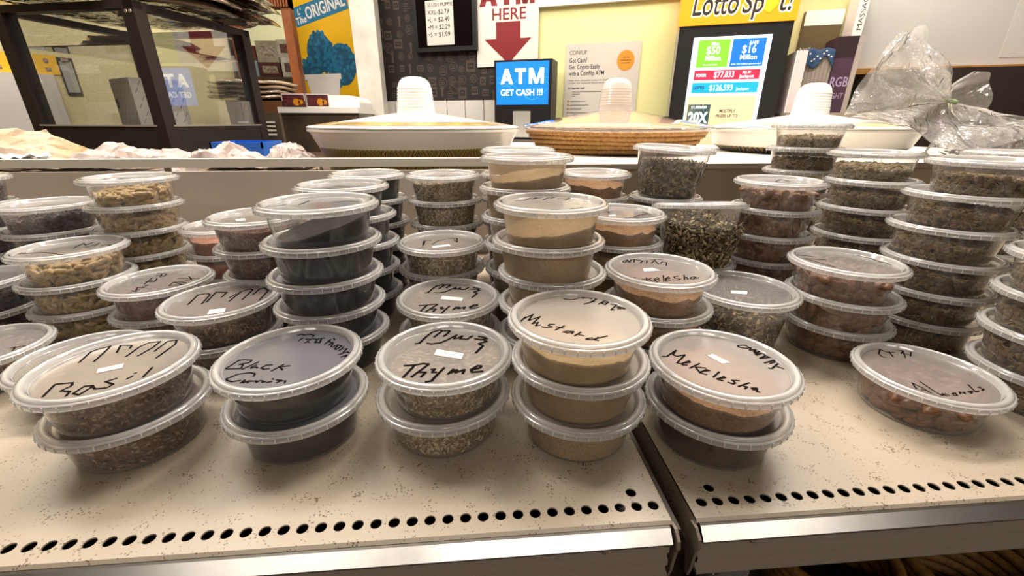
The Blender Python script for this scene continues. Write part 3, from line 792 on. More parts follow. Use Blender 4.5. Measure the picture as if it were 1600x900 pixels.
ORD = {1: ['only'], 2: ['upper', 'lower'], 3: ['topmost', 'middle', 'lowest'], 4: ['topmost', 'second from top', 'second from bottom', 'lowest'],
       5: ['topmost', 'second from top', 'middle', 'second from bottom', 'lowest'],
       6: ['topmost', 'second from top', 'third from top', 'third from bottom', 'second from bottom', 'lowest'],
       7: ['topmost', 'second from top', 'third from top', 'middle', 'third from bottom', 'second from bottom', 'lowest']}
WHAT = {'thyme': 'dried thyme', 'basil': 'dried basil', 'brown': 'brown seed flakes', 'plum': 'plum-brown seeds', 'purple': 'dark purple petals', 'buds': 'brown dried buds', 'budsp': 'pale brown dried buds',
        'almonds': 'almonds', 'pods': 'cardamom pods', 'cumin': 'black cumin', 'cumin_slope': 'black cumin', 'mustard': 'ground mustard', 'mustard_slope': 'ground mustard', 'mustard_pale': 'pale ground mustard',
        'mekelesha': 'orange-brown spice powder', 'mekelesha_dark': 'dark brown spice powder', 'pink': 'pinkish powder', 'ochre': 'ochre powder', 'herb': 'curled dried leaves', 'herb_tall': 'curled dried leaves'}
NAMEOF = {'thyme': 'thyme', 'basil': 'basil', 'brown': 'seed_flakes', 'plum': 'seeds', 'purple': 'petals', 'buds': 'dried_buds', 'budsp': 'dried_buds', 'almonds': 'almonds', 'pods': 'cardamom', 'cumin': 'black_cumin', 'cumin_slope': 'black_cumin', 'mustard': 'mustard_powder',
          'mustard_slope': 'mustard_powder', 'mustard_pale': 'mustard_powder', 'mekelesha': 'spice_powder', 'mekelesha_dark': 'spice_powder', 'pink': 'spice_powder', 'ochre': 'spice_powder', 'herb': 'dried_leaves', 'herb_tall': 'dried_leaves'}
DISCOF = {'thyme': 'thyme', 'cumin': 'blue', 'cumin_slope': 'blue', 'mustard': 'cream', 'mustard_slope': 'cream', 'mustard_pale': 'cream', 'mekelesha': 'brown', 'mekelesha_dark': 'brown', 'basil': 'brown'}
LVL = {'thyme': .0305, 'basil': .0305, 'brown': .0305, 'plum': .031, 'purple': .021, 'buds': .020, 'budsp': .019, 'almonds': .029, 'pods': .021, 'cumin': .0345, 'mustard': .0335, 'mekelesha': .023, 'mekelesha_dark': .034, 'pink': .024, 'ochre': .030, 'herb': .031}
ALMESH = None
def singles(kind, x, y, z, n_wall, n_top, lvl, label, group, seed):
    """every visible almond / pod an object of its own; the hidden ones below are one heap"""
    rng = random.Random(seed)
    V, F = ALM if kind == 'almonds' else POD
    nm, mm, dep = ('almond', m_alm, .0060) if kind == 'almonds' else ('cardamom_pod', m_pod, .0042)
    key = 'single_' + kind
    if key not in FILL:
        mb = MB(); mb.add(V, F); FILL[key] = mb.mesh(nm, mm, True, 60)
    hf = heap(lvl, .002, 1., .0015, 80, seed)
    pts = []
    for p, n in spots(rng, hf, n_wall*5, n_top*5, False, dep):
        top = n.z > .5
        want = sum(1 for q in pts if q[2] == top)
        if want >= (n_top if top else n_wall): continue
        if min([(p-q[0]).length for q in pts] or [1]) < (.0062 if kind == 'almonds' else .0042): continue
        pts.append((p, n, top))
    for p, n, top in pts:
        t, b, nn = basis(rng, n, .45 if not top else .2)
        zt = .0252 if kind == 'almonds' else .0305
        p.z = max(.0065, min(p.z, zt))
        if not top:                                            # lie flat against the wall
            t = (t + Vector((-n.y, n.x, 0))*rng.choice((-1, 1))*.8); t.z *= .35 if (p.z > .02 or p.z < .011) else .9; t = (t - nn*t.dot(nn)).normalized(); b = nn.cross(t)
        elif kind == 'almonds':
            t.z *= .12; t.normalize(); b = nn.cross(t).normalized(); nn = t.cross(b)
        s = rng.uniform(.9, 1.12)
        o = link(nm, FILL[key])
        o.matrix_world = Matrix(((t.x*s, b.x*s, nn.x*s, x+p.x), (t.y*s, b.y*s, nn.y*s, y+p.y), (t.z*s, b.z*s, nn.z*s, z+p.z), (0, 0, 0, 1)))
        tag(o, label, nm.replace('_', ' ') if kind == 'almonds' else 'cardamom pod', group)
def tub(x, y, z, kind, label, fill_label, var=0, disc=None, dusty=False, rz=0., tall=False, tilt=(0, 0), key=None, src=None, rot=0., single=None, group=None):
    t = empty('lidded_tub', label, 'food tub', (x, y, z), group=group)
    t.rotation_euler = (tilt[0], tilt[1], 0)
    spin = R.uniform(0, 6.28)
    a = link('tub_body', TUB_TALL if tall else TUBS['dusty' if dusty else 'clear'], t)
    a.rotation_euler.z = spin
    l = link('lid', LID_TALL if tall else LIDS[disc or DISCOF.get(kind, 'clear')], t, (0, 0, TALLH if tall else .042))
    if key: write_on(l, key, src, rot)
    lv = .055 if tall else LVL.get(kind, .03)
    me = fill_mesh(kind, lv, var)
    if single:
        singles(kind, x, y, z, *single)
        k2 = 'deep_' + kind
        if k2 not in FILL:
            mats = [m_alm]*4 if kind == 'almonds' else [m_podd, m_pod, m_podd, m_podd]
            FILL[k2] = beads(k2, mats, heap(lv-.006, 0, 0, .001, 90, 1), 60, 60, ALM if kind == 'almonds' else POD, .95, 5, 0, .011)
        me = FILL[k2]
    f = link(NAMEOF[kind], me, None, (x, y, z))
    f.rotation_euler = (tilt[0], tilt[1], R.uniform(0, 6.28) if 'slope' not in kind and kind not in ('mustard_pale', 'mekelesha') else 0)
    tag(f, fill_label, 'spice', kind='stuff')
    return t

# key: (levels, [(x,y) from the top down], [kinds from the top down], phrase)
STACKS = {
 'A': ([(-303, 329), (-301, 329)], ['basil', 'basil'], 'of the front pair marked Basil'),
 'B': ([(-164, 332), (-162, 328)], ['cumin', 'cumin'], 'of the front pair marked Black Cumin'),
 'C': ([(-32, 328), (-35, 326)], ['thyme', 'thyme'], 'of the front pair marked Thyme'),
 'D': ([(81, 314), (84, 314), (84, 312)], ['mustard_pale', 'mustard', 'mustard'], 'of the front stack marked Mustard'),
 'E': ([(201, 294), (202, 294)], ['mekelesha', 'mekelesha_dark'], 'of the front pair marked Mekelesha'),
 'G': ([(563, 326), (561, 324), (558, 321), (556, 317)], ['buds']*4, 'of the bud stack right of the Almonds tub'),
 'I': ([(-520, 565), (-519, 562), (-519, 563)], ['pods']*3, 'of the nearer cardamom stack'),
 'J': ([(-506, 677), (-509, 678), (-514, 682), (-519, 682), (-519, 682)], ['pods']*5, 'of the farther cardamom stack'),
 'K': ([(-632, 677), (-632, 677), (-636, 677), (-638, 678)], ['purple']*4, 'of the petal stack by the farther cardamom'),
 'M': ([(-640, 550), (-640, 550)], ['purple']*2, 'of the petal pair by the nearer cardamom'),
 'O': ([(-756, 690), (-756, 690), (-757, 690), (-757, 690), (-757, 690)], ['purple']*5, 'of the leftmost rear petal stack'),
 'P': ([(-403, 535), (-406, 539)], ['plum']*2, 'of the plum-brown seed pair'),
 'Q': ([(-292, 466), (-293, 462)], ['basil']*2, 'of the basil pair behind the front Basil pair'),
 'R': ([(-284, 567), (-283, 570), (-280, 572), (-280, 574)], ['brown']*4, 'of the stack left of the tall black cumin'),
 'S': ([(-393, 681), (-392, 682), (-392, 683)], ['pink', 'pink', 'ochre'], 'of the rear pinkish powder stack'),
 'T': ([(-162, 448), (-163, 448), (-165, 449), (-168, 457), (-168, 462)], ['cumin_slope', 'cumin', 'cumin', 'cumin', 'cumin'], 'of the nearest five-high black cumin stack'),
 'U': ([(-176, 578), (-170, 580), (-169, 581), (-172, 584), (-172, 586)], ['cumin']*5, 'of the middle five-high black cumin stack'),
 'V': ([(-173, 704), (-171, 704), (-171, 705), (-171, 706), (-171, 706)], ['cumin']*5, 'of the rearmost black cumin stack'),
 'W': ([(-53, 690), (-52, 691), (-51, 692), (-51, 693), (-51, 693)], ['thyme']*5, 'of the rearmost thyme stack'),
 'X': ([(-50, 562), (-52, 572), (-52, 574)], ['thyme']*3, 'of the third thyme stack from the front'),
 'Y': ([(-36, 454), (-36, 454)], ['thyme']*2, 'of the second thyme stack from the front'),
 'AA': ([(75, 434), (73, 432), (79, 437), (79, 438), (79, 438)], ['mustard_slope', 'mustard', 'mustard', 'mustard', 'mustard'], 'of the second mustard stack from the front'),
 'BB': ([(63, 553), (61, 555), (63, 556), (66, 557), (67, 561), (67, 562)], ['mustard_slope'] + ['mustard']*5, 'of the third mustard stack from the front'),
 'CC': ([(65, 699), (63, 703), (63, 704), (63, 704), (63, 704), (63, 704)], ['mustard']*6, 'of the rearmost mustard stack'),
 'DD': ([(192, 702), (191, 702), (190, 702), (190, 702), (190, 702)], ['mekelesha']*5, 'of the rearmost orange-brown powder stack'),
 'EE': ([(193, 558), (194, 560), (194, 560), (194, 560)], ['mekelesha']*4, 'of the third orange-brown powder stack from the front'),
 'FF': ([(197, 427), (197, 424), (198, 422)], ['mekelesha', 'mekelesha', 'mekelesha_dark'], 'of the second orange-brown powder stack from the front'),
 'GG': ([(310, 690)]*4, ['herb']*4, 'of the stack under the farther tall leaf tub'),
 'HH': ([(311, 573)]*2, ['herb']*2, 'of the pair under the nearer tall leaf tub'),
 'JJ': ([(427, 440), (431, 438), (438, 444)], ['almonds']*3, 'of the nearer almond stack'),
 'KK': ([(429, 585), (429, 587), (428, 587), (428, 588), (428, 588)], ['almonds']*5, 'of the farther almond stack'),
 'LL': ([(567, 727), (567, 729), (569, 731)] + [(569, 732)]*4, ['budsp'] + ['buds']*6, 'of the farthest, tallest bud stack'),
 'MM': ([(584, 608), (575, 592), (569, 585), (561, 574), (560, 573), (560, 573)], ['budsp'] + ['buds']*5, 'of the second bud stack from the back'),
 'NN': ([(596, 465), (579, 466), (565, 460), (562, 452), (561, 450), (561, 449)], ['buds']*6, 'of the nearer six-high bud stack'),
 'OO': ([(800, 600)]*6, ['buds']*6, 'of the bud stack farthest right'),
}
SINGLE = {('JJ', 0): (58, 30, .030, 'brown almond in the topmost tub of the nearer almond stack', 'almonds atop the nearer stack', 21),
          ('KK', 0): (52, 24, .029, 'brown almond in the topmost tub of the farther almond stack', 'almonds atop the farther stack', 22),
          ('I', 0): (100, 52, .0225, 'pale cardamom pod in the topmost tub of the nearer cardamom stack', 'cardamom atop the nearer stack', 23),
          ('J', 0): (80, 44, .020, 'pale cardamom pod in the topmost tub of the farther cardamom stack', 'cardamom atop the farther stack', 24)}
for key, (pos, kinds, phrase) in STACKS.items():
    n = len(pos)
    for i, ((x, y), kind) in enumerate(zip(pos, kinds)):
        lv = n - i
        z = SHELF + .0366*(lv-1) + .0002
        od = ORD[n][i]
        what = WHAT[kind]
        for lab in (f'clear lidded tub of {what}, {od} {phrase}', f'lidded tub of {what}, {od} {phrase}', f'clear lidded tub, {od} {phrase}', f'lidded tub, {od} {phrase}'):
            if len(lab.replace('-', ' ').split()) <= 16: break
        for fl in (f'{what} inside the {od} tub {phrase}', f'{what} in {od} tub {phrase}', f'{what.split()[-1]} in {od} tub {phrase}'):
            if len(fl.replace('-', ' ').split()) <= 16: break
        dusty = kind.startswith('mustard') and (i < 2)
        wk = {'src': 'C', 'rot': .05} if key == 'Y' else {}
        tub(x*1e-3, y*1e-3, z, kind, lab, fl, var=(i + len(key)) % 3, dusty=dusty, key=(key if i == 0 else None), single=SINGLE.get((key, i)), **wk)
# singles and tall tubs
zf = SHELF + .0002
tub(.427, .318, zf, 'almonds', 'single clear tub marked Almonds at the front right of the shelf', 'deeper almonds heaped inside the single front Almonds tub', key='F', disc='brown',
    single=(62, 34, .0315, 'brown almond in the single front tub marked Almonds', 'almonds in the front tub', 25))
tub(-.53, .437, zf, 'basil', 'single clear tub at the left edge in front of the cardamom', 'brown dried herb inside the single tub at the left edge', var=1, key='N', disc='clear')
tub(-.404, .41, zf, 'basil', 'single clear tub half hidden behind the front Basil pair', 'brown dried herb inside the single tub behind the Basil pair', var=2, disc='clear')
tub(.317, .456, zf, 'herb_tall', 'tall clear tub of curled leaves on the shelf, small sticker on lid', 'curled dried leaves inside the tall tub standing on the shelf', var=0, tall=True, key='II')
tub(.311, .566, SHELF+.0366*2+.0075, 'herb_tall', 'nearer raised tall clear tub of curled leaves, leaning back', 'curled dried leaves inside the nearer leaning tall tub', var=1, tall=True, tilt=(-.16, 0))
tub(.310, .688, SHELF+.0366*4+.0028, 'herb_tall', 'farther raised tall clear tub of curled leaves by the ledge', 'curled dried leaves inside the farther raised tall tub', var=2, tall=True, tilt=(.03, .04))

# ------------------------------------------------------------------ covered serving baskets behind the ledge
def pattern_mat(name, zlo, zhi, ncol, pal):
    """woven-look zigzag print around a bowl"""
    m = bpy.data.materials.new(name); m.use_nodes = True
    nt = m.node_tree; b = nt.nodes['Principled BSDF']; N = nt.nodes.new; L = nt.links.new
    b.inputs['Roughness'].default_value = .3
    tc = N('ShaderNodeTexCoord'); sx = N('ShaderNodeSeparateXYZ'); L(tc.outputs['Object'], sx.inputs[0])
    def M(op, a, b_=None, c=None):
        n = N('ShaderNodeMath'); n.operation = op
        for i, v in enumerate((a, b_, c)):
            if v is None: continue
            if isinstance(v, (int, float)): n.inputs[i].default_value = v
            else: L(v, n.inputs[i])
        return n.outputs[0]
    ang = M('MULTIPLY', M('ARCTAN2', sx.outputs['Y'], sx.outputs['X']), ncol/6.28318)
    zn = M('DIVIDE', M('SUBTRACT', sx.outputs['Z'], zlo), zhi-zlo)
    zig = M('MULTIPLY', M('PINGPONG', ang, .5), 2.)
    v = M('FRACT', M('MULTIPLY_ADD', zig, 1.5, M('MULTIPLY', zn, 1.0)))
    r = N('ShaderNodeValToRGB'); r.color_ramp.interpolation = 'CONSTANT'
    e = r.color_ramp.elements
    for i, (p, c) in enumerate(pal):
        x = e[i] if i < 2 else e.new(p)
        x.position = p; x.color = hexc(c)
    L(v, r.inputs[0])
    chk = M('GREATER_THAN', M('MULTIPLY', M('SINE', M('MULTIPLY', ang, 40.)), M('SINE', M('MULTIPLY', zn, 60.))), 0)
    top = M('GREATER_THAN', zn, .93)
    mc = N('ShaderNodeMix'); mc.data_type = 'RGBA'; mc.inputs['A'].default_value = hexc('#17100a'); mc.inputs['B'].default_value = hexc('#d8bf62')
    L(chk, mc.inputs['Factor'])
    mx = N('ShaderNodeMix'); mx.data_type = 'RGBA'; L(top, mx.inputs['Factor']); L(r.outputs[0], mx.inputs['A']); L(mc.outputs['Result'], mx.inputs['B'])
    L(mx.outputs['Result'], b.inputs['Base Color'])
    return m
PAL = [(0, '#1a120b'), (.12, '#d6bb4e'), (.17, '#1a120b'), (.24, '#d6bb4e'), (.29, '#3a2413'), (.45, '#c98a2e'), (.52, '#1a120b'), (.58, '#d9c87a'), (.63, '#20303f'), (.72, '#d6bb4e'), (.76, '#6a2d18'), (.88, '#1d3a22'), (.94, '#d6bb4e')]
PAL2 = [(0, '#17110c'), (.16, '#c99a2e'), (.22, '#17110c'), (.3, '#c99a2e'), (.36, '#17110c'), (.6, '#1b2a40'), (.78, '#d8cdbc'), (.84, '#17110c')]
m_enamel = mat('basket_white_plastic', '#ece3d6', .22)
m_knob = mat('lid_white_plastic', '#eeebe4', .14)
m_clearlid = plastic('basket_clear_lid', '#f0ece6', .16, rough=.06, edge=.3, gloss=1.4)
KNOB = [(.049, .0), (.0475, .006), (.047, .012)] + sum([[(.0462-.0006*k, .012+.0068*k), (.0472-.0006*k, .0155+.0068*k)] for k in range(7)], []) + [(.0412, .0615), (.0395, .068), (.0355, .0745), (.0285, .0802), (.018, .0838), (0, .0850)]
def basket(x, y, rim, base, label, style, R_=.262, sx=1.):
    t = empty('serving_basket', label, 'basket', (x, y, base))
    h = rim-base
    if style == 'coil':
        m_coil = mat('wicker_coil', '#c08e50', .7, noise_scale=120, col2='#8d5f2c', bump=.5)
        n = 5; dz = (h-.004)/n
        rg2 = random.Random(5)
        for k in range(n):
            rr = .214 + .034*(k/(n-1))
            pts = []; rad = []
            for i in range(240):
                a = 2*math.pi*i/240
                w = .0012*math.sin(a*3+k)
                pts.append(((rr)*math.cos(a), (rr)*math.sin(a), dz*(k+.5)+w)); rad.append(dz*.56*(1 + .16*(1 if i % 2 else -1)*rg2.uniform(.4, 1)))
            MB().tube(pts, rad, 8, closed=True).build('coil', m_coil, t, smooth=True, angle=0)
        MB().lathe([(0, .002), (.2, .002), (.235, h-.004)], 64).build('inner_wall', m_coil, t, smooth=True)
        MB().lathe([(.246, h-.008), (.257, h-.006), (.259, h-.001), (.255, h)], 96).build('bowl_rim', m_clearlid, t, smooth=True)
        lid = MB().lathe([(R_+.004, h+.003), (R_+.006, h+.006), (R_, h+.0085), (.22, h+.016), (.15, h+.030), (.05, h+.0465)], 96).build('lid', [m_clearlid], t, smooth=True)
        MB().lathe([(.235, h+.004), (.2, h+.015), (.13, h+.030), (.05, h+.043), (0, h+.046)], 96).build('woven_top', mat('woven_top', '#cf9463', .6, noise_scale=70, col2='#a9683a', bump=.3), t, smooth=True)
        MB().lathe([(r, z+h+.0465) for r, z in KNOB], 64).build('knob', plastic('knob_milky_plastic', '#efeae2', .55, rough=.1, edge=.3, gloss=1.3), lid, smooth=True, angle=25)
    else:
        zb = h-(.041 if style == 'multi' else .046)
        MB().lathe([(R_, h), (R_+.004, h-.001), (R_+.004, h-.006), (R_-.002, h-.009), (R_-.016, zb+.002), (R_-.017, zb)], 128).build('bowl_rim', m_enamel, t, smooth=True)
        MB().lathe([(R_-.017, zb), (R_-.045, 0), (0, 0)], 128).build('patterned_bowl', pattern_mat('zigzag_print_'+style, zb-.036, zb, 26 if style == 'multi' else 18, PAL if style == 'multi' else PAL2), t, smooth=True)
        lid = MB().lathe([(R_+.004, h), (R_+.005, h+.003), (R_, h+.0055), (.19, h+.0155), (.12, h+.026), (.05, h+.0365)], 128, mis=[0, 0, 1, 0, 0]).build('lid', [m_knob, m_knob], t, smooth=True)
        MB().lathe([(.252, h+.0072), (.20, h+.0149)], 128).build('printed_band', mat('lid_print_'+style, '#c9a95c' if style == 'multi' else '#d8bc6a', .3, noise_scale=28, col2='#6d4a26' if style == 'multi' else '#efe3c0'), lid, smooth=True)
        MB().lathe([(r, z+h+.0365) for r, z in KNOB], 64).build('knob', m_knob, lid, smooth=True, angle=25)
    return t
basket(-.153, 1.205, 1.247, 1.1302, 'white lidded basket with colourful zigzag bowl, left of the three', 'multi')
basket(.399, 1.29, 1.2465, 1.187, 'coiled tan wicker basket under a clear domed lid, middle of three', 'coil')
basket(.968, 1.26, 1.2475, 1.1832, 'white lidded basket with black and gold bowl, behind the bud stack', 'gold')

# ------------------------------------------------------------------ paper parcels behind the rail
def crumpled(name, m, cx, cy, z0, lx, ly, h, seed, label, prof=None, n=34, rot=0., amp=.022):
    rg2 = random.Random(seed)
    off = Vector((seed*3.7, seed*1.9, 0))
    mb = MB()
    def fn(u, v):
        a, b = u*2-1, v*2-1
        d = max(abs(a)**2.6, abs(b)**2.2)
        e = max(0., 1-d)**.45
        hh = h*(prof(u) if prof else 1.)*e
        p = Vector((a*lx*11, b*ly*30, 0)) + off
        q = noise.noise(p) + .6*noise.noise(p*2.1 + Vector((0, 0, 5)))
        fold = abs(noise.noise(Vector((a*lx*5 + b*ly*16, b*ly*9, seed*2.)) ))
        z = hh + amp*(.75*q - 1.1*fold)*min(1, e*1.4) + rg2.uniform(-1, 1)*.0028*min(1, e)
        x = a*lx + .010*noise.noise(p*1.7 + Vector((9, 0, 0))) + rg2.uniform(-1, 1)*.003
        y = b*ly + .010*noise.noise(p*1.7 + Vector((0, 9, 0))) + rg2.uniform(-1, 1)*.002
        return (x, y, max(.0, z))
    mb.grid(n, max(14, n//2), fn)
    nv = len(mb.v)
    # underside
    mb.add([(-lx*.97, -ly*.97, 0), (lx*.97, -ly*.97, 0), (lx*.97, ly*.97, 0), (-lx*.97, ly*.97, 0)], [(0, 3, 2, 1)])
    o = mb.build(name, m, None, False, loc=(cx, cy, z0))
    o.rotation_euler.z = rot
    return tag(o, label, 'paper')
m_paper = mat('parcel_paper', '#c8b6ac', .75, noise_amt=.1, noise_scale=9)
m_paper2 = mat('parcel_paper_stained', '#cdbba9', .75, noise_scale=5, col2='#a98a55')
m_kraft = mat('folded_kraft_paper', '#8f7860', .8, noise_amt=.2, noise_scale=12)
zc = 1.1302
crumpled('paper_parcel', m_paper2, -.99, 1.05, zc, .125, .10, .112, 2, 'crumpled stained pinkish paper parcel at the left end of the rail', lambda u: .75+.25*math.sin(u*3.1))
crumpled('paper_parcel', m_paper, -.735, 1.03, zc, .115, .085, .102, 5, 'crumpled pinkish paper parcel, second from the left end of the rail', lambda u: .85+.15*math.cos(u*5))
crumpled('paper_parcel', m_paper, -.535, 1.03, zc, .072, .085, .100, 8, 'crumpled pinkish paper parcel beside the blue tray', lambda u: .9 if u < .5 else .72)
crumpled('paper_parcel', m_paper, -.405, 1.005, zc, .052, .06, .094, 13, 'rounded crumpled paper parcel touching the left white basket', lambda u: .75+.25*math.sin(u*3.14))
# flattened sheets under the parcels
for k, (x, y, lx, ly, z, ry) in enumerate([(-.84, .9165, .245, .017, 1.1302, 0), (-.43, .9165, .14, .017, 1.1302, 0)]):
    mb = MB()
    for q in range(5):
        mb.grid(24, 5, lambda u, v, q=q: ((u*2-1)*(lx-.01*q) , (v*2-1)*ly, .012+q*.0105 + .004*noise.noise(Vector((u*7, v*3, q*5+k*9)))*2))
        mb.grid(24, 5, lambda u, v, q=q: ((u*2-1)*(lx-.01*q) , (v*2-1)*ly, .008+q*.0105 + .004*noise.noise(Vector((u*7, v*3, q*5+k*9)))*2))
    o = mb.build('folded_paper', m_kraft, None, True, 40, loc=(x, y, z)); o.rotation_euler.z = ry
    tag(o, ['long pile of folded brown paper at the left of the rail', 'shorter pile of folded brown paper below the blue tray'][k], 'paper')
o = MB().grid(20, 6, lambda u, v: ((u*2-1)*.095, (v*2-1)*.016, .055 + .012*noise.noise(Vector((u*9, v*5, 2))))).grid(20, 6, lambda u, v: ((u*2-1)*.095, (v*2-1)*.016, .048 + .012*noise.noise(Vector((u*9, v*5, 2))))).build('tissue', mat('white_tissue', '#f3efe8', .8), None, True, 40, loc=(-.92, .917, 1.1302+.014))
tag(o, 'torn white tissue on the folded paper at the left end', 'tissue')
tag(MB().box(-.062, .062, -.06, .06, 0, .07).box(-.062, .062, -.06, -.056, .07, .084).box(-.062, .062, .056, .06, .07, .084).box(-.062, -.058, -.06, .06, .07, .084).box(.058, .062, -.06, .06, .07, .084).xform(Matrix.Translation((-.587, 1.205, 1.1302))).build('blue_bin', mat('bright_blue_plastic', '#1465c8', .35)), 'bright blue bin peeking out behind the paper parcels', 'bin')

# ------------------------------------------------------------------ glass display case at the left
m_frame = mat('case_dark_frame', '#241712', .5)
m_glass = plastic('case_glass', '#ffffff', .012, rough=.0, edge=.03, gloss=3.2)
CF = Vector((-.973, .2315, 0)).normalized(); CS = Vector((.2315, .973, 0)).normalized()
case = empty('display_case', 'dark framed glass display case on the rear counter', 'display case', M=Matrix(((CF.x, CS.x, 0, -.962), (CF.y, CS.y, 0, 1.492), (0, 0, 1, 1.1302), (0, 0, 0, 1))))
CW, CD, CH = .50, .46, .432
def cpart(name, m, *b): return MB().box(*b).build(name, m, case)
for (x, y) in ((0, 0), (CW-.04, 0), (0, CD-.04), (CW-.04, CD-.04)):
    cpart('post', m_frame, x, x+.04, y, y+.04, 0, CH)
for (a0, a1, b0, b1) in ((0, CW, 0, .03), (0, CW, CD-.03, CD), (0, .03, 0, CD), (CW-.03, CW, 0, CD)):
    cpart('top_rail', m_frame, a0, a1, b0, b1, CH, CH+.02)
cpart('base', m_dark, .002, CW-.002, .002, CD-.002, 0, .118)
cpart('base_trim', mat('case_trim', '#9a8f80', .4), .03, CW-.03, -.001, .001, .116, .121)
cpart('side_trim', MATS['case_trim'], -.001, .001, .03, CD-.03, .116, .121)
for nm, b in (('front_pane', (.04, CW-.04, .012, .014, .121, CH)), ('side_pane', (.012, .014, .04, CD-.04, .121, CH)), ('back_pane', (.04, CW-.04, CD-.014, CD-.012, .121, CH)), ('end_pane', (CW-.014, CW-.012, .04, CD-.04, .121, CH))):
    cpart(nm, m_glass, *b)
cpart('glass_shelf', m_glass, .03, CW-.03, .03, CD-.03, .345, .348)
for x in (.012, .026): MB().lathe([(0, .002), (.004, .002), (.005, 0)], 10).build('screw', MATS['bracket_steel'], case, loc=(x, 0, CH-.008)).rotation_euler = (math.pi/2, 0, 0)
# flat bread packs on and in the case
m_bread = mat('flat_bread', '#d3b89e', .6, noise_scale=14, col2='#a58468')
m_film = plastic('bread_film', '#d8c4a8', .12, rough=.05, edge=.3, gloss=2.6, bump=.6, bscale=26)
def bread(cx, cy, z, rx, ry, th, rz, seed, label, tilt=0.):
    t = empty('bread_pack', label, 'bread pack', (cx, cy, z)); t.rotation_euler = (0, tilt, rz)
    def surf(u, v, top, k=0., ext=1.):
        a, b = (u*2-1), (v*2-1)
        x = a*math.sqrt(max(0, 1-.5*b*b))*rx*ext; y = b*math.sqrt(max(0, 1-.5*a*a))*ry*ext
        X = cx + x*math.cos(rz) - y*math.sin(rz); Y = cy + x*math.sin(rz) + y*math.cos(rz)
        w = .007*noise.noise(Vector((X*9, Y*9, 4.))) + .003*noise.noise(Vector((X*26, Y*26, seed*.15)))
        w -= 1.6*max(0., X + .85)**2
        e = (1-max(abs(a), abs(b))**14)**.5
        return (x, y, th/2 + w + (th/2*e + k*e)*(1 if top else -1))
    MB().grid(26, 22, lambda u, v: surf(u, v, True)).grid(26, 22, lambda u, v: surf(u, v, False)).build('bread', m_bread, t, True, 60)
    MB().grid(30, 24, lambda u, v: surf(u, v, True, .003, 1.06)).grid(30, 24, lambda u, v: surf(u, v, False, .001, 1.06)).build('plastic_wrap', m_film, t, True, 60)
    return t
ztop = 1.1302+CH+.029
for k, (dx, dy, rx, ry, dz, rz) in enumerate([(.02, .0, .34, .25, 0, .05), (.09, .02, .35, .27, .021, -.12), (.03, .0, .36, .26, .042, .1), (.10, .03, .34, .27, .063, -.05), (.05, .02, .36, .27, .084, .2)]):
    bread(-1.14+dx, 1.76+dy, ztop+dz, rx, ry, .012, rz, 3+k, ['lowest brown flat bread pack on top of the glass case', 'second lowest brown flat bread pack on the glass case', 'middle brown flat bread pack on the glass case', 'second highest brown flat bread pack on the glass case', 'highest brown flat bread pack on the glass case'][k])
bread(-1.16, 1.80, 1.1302+.353, .16, .15, .016, .3, 12, 'brown flat bread pack on the shelf inside the glass case')
bread(-1.14, 1.79, 1.1302+.373, .15, .14, .014, .1, 13, 'upper flat bread pack on the shelf inside the glass case')
# white printed carton in the case
ct = empty('carton', 'white carton with grey diagonal print inside the glass case', 'box', (-1.12, 1.70, 1.2502)); ct.rotation_euler.z = -.62
MB().box(-.075, .075, -.075, .075, 0, .142).build('box_body', mat('carton_white', '#d9d3ca', .6), ct)
cp = MB()
for j in range(6):
    for i in range(5):
        x = -.062+i*.029+(j % 2)*.012; z = .012+j*.023
        for s in range(2):
            if s == 0: cp.add([(x-.004, -.0754, z-.006), (x-.002, -.0754, z-.007), (x+.006, -.0754, z+.007), (x+.004, -.0754, z+.008)], [(0, 1, 2, 3)])
            else: cp.add([(.0754, x-.004, z-.006), (.0754, x-.002, z-.007), (.0754, x+.006, z+.007), (.0754, x+.004, z+.008)], [(0, 1, 2, 3)])
for q in range(2): pass
cp.build('printed_marks', mat('carton_print', '#8c857e', .7), ct)
MB().poly([(-.068, .05), (-.05, .058), (-.052, .078), (-.058, .082), (-.075, .08)], 0).xform(Matrix.Translation((.004, -.0757, 0)) @ Matrix.Rotation(math.pi/2, 4, 'X')).build('torn_hole', m_dark, ct)

# things on the side wall, seen through the case
cb = empty('clipboard', 'black clipboard hanging on the cream wall behind the case', 'clipboard', M=LW @ Matrix.Translation((.165, 1.372, .004)))
MB().box(0, .052, 0, .155, 0, .004).build('board', m_black, cb)
MB().box(.006, .046, .012, .140, .004, .005).build('paper', mat('clip_paper', '#8f9288', .5), cb)
MB().box(.014, .038, .14, .152, .004, .010).build('clip', MATS['bracket_steel'], cb)
ps = empty('price_poster', 'yellow price strip with small product pictures on the cream wall', 'poster', M=LW @ Matrix.Translation((-.30, 1.455, .003)))
MB().box(0, .47, 0, .078, 0, .002).build('sheet', mat('poster_yellow', '#e2b21c', .5), ps)
m_prod = mat('product_print', '#5c3a2a', .6, noise_scale=90, col2='#b89a80')
for k in range(9):
    MB().lathe([(0, 0), (.009, 0), (.009, .0006), (0, .0006)], 14).build('product_picture', m_prod, ps, loc=(.03+k*.05, .055, .0021)).scale = (1, 1.25, 1)
    MB().box(-.01, .01, -.008, .008, 0, .0006).build('product_picture', m_prod, ps, loc=(.03+k*.05, .02, .0021))
tag(MB().box(-.32, .14, .0, 1.452, .002, .05).build('white_cabinet', mat('cabinet_grey_white', '#c9c2b8', .5)), 'plain grey-white cabinet front below the yellow strip', 'cabinet').matrix_world = LW

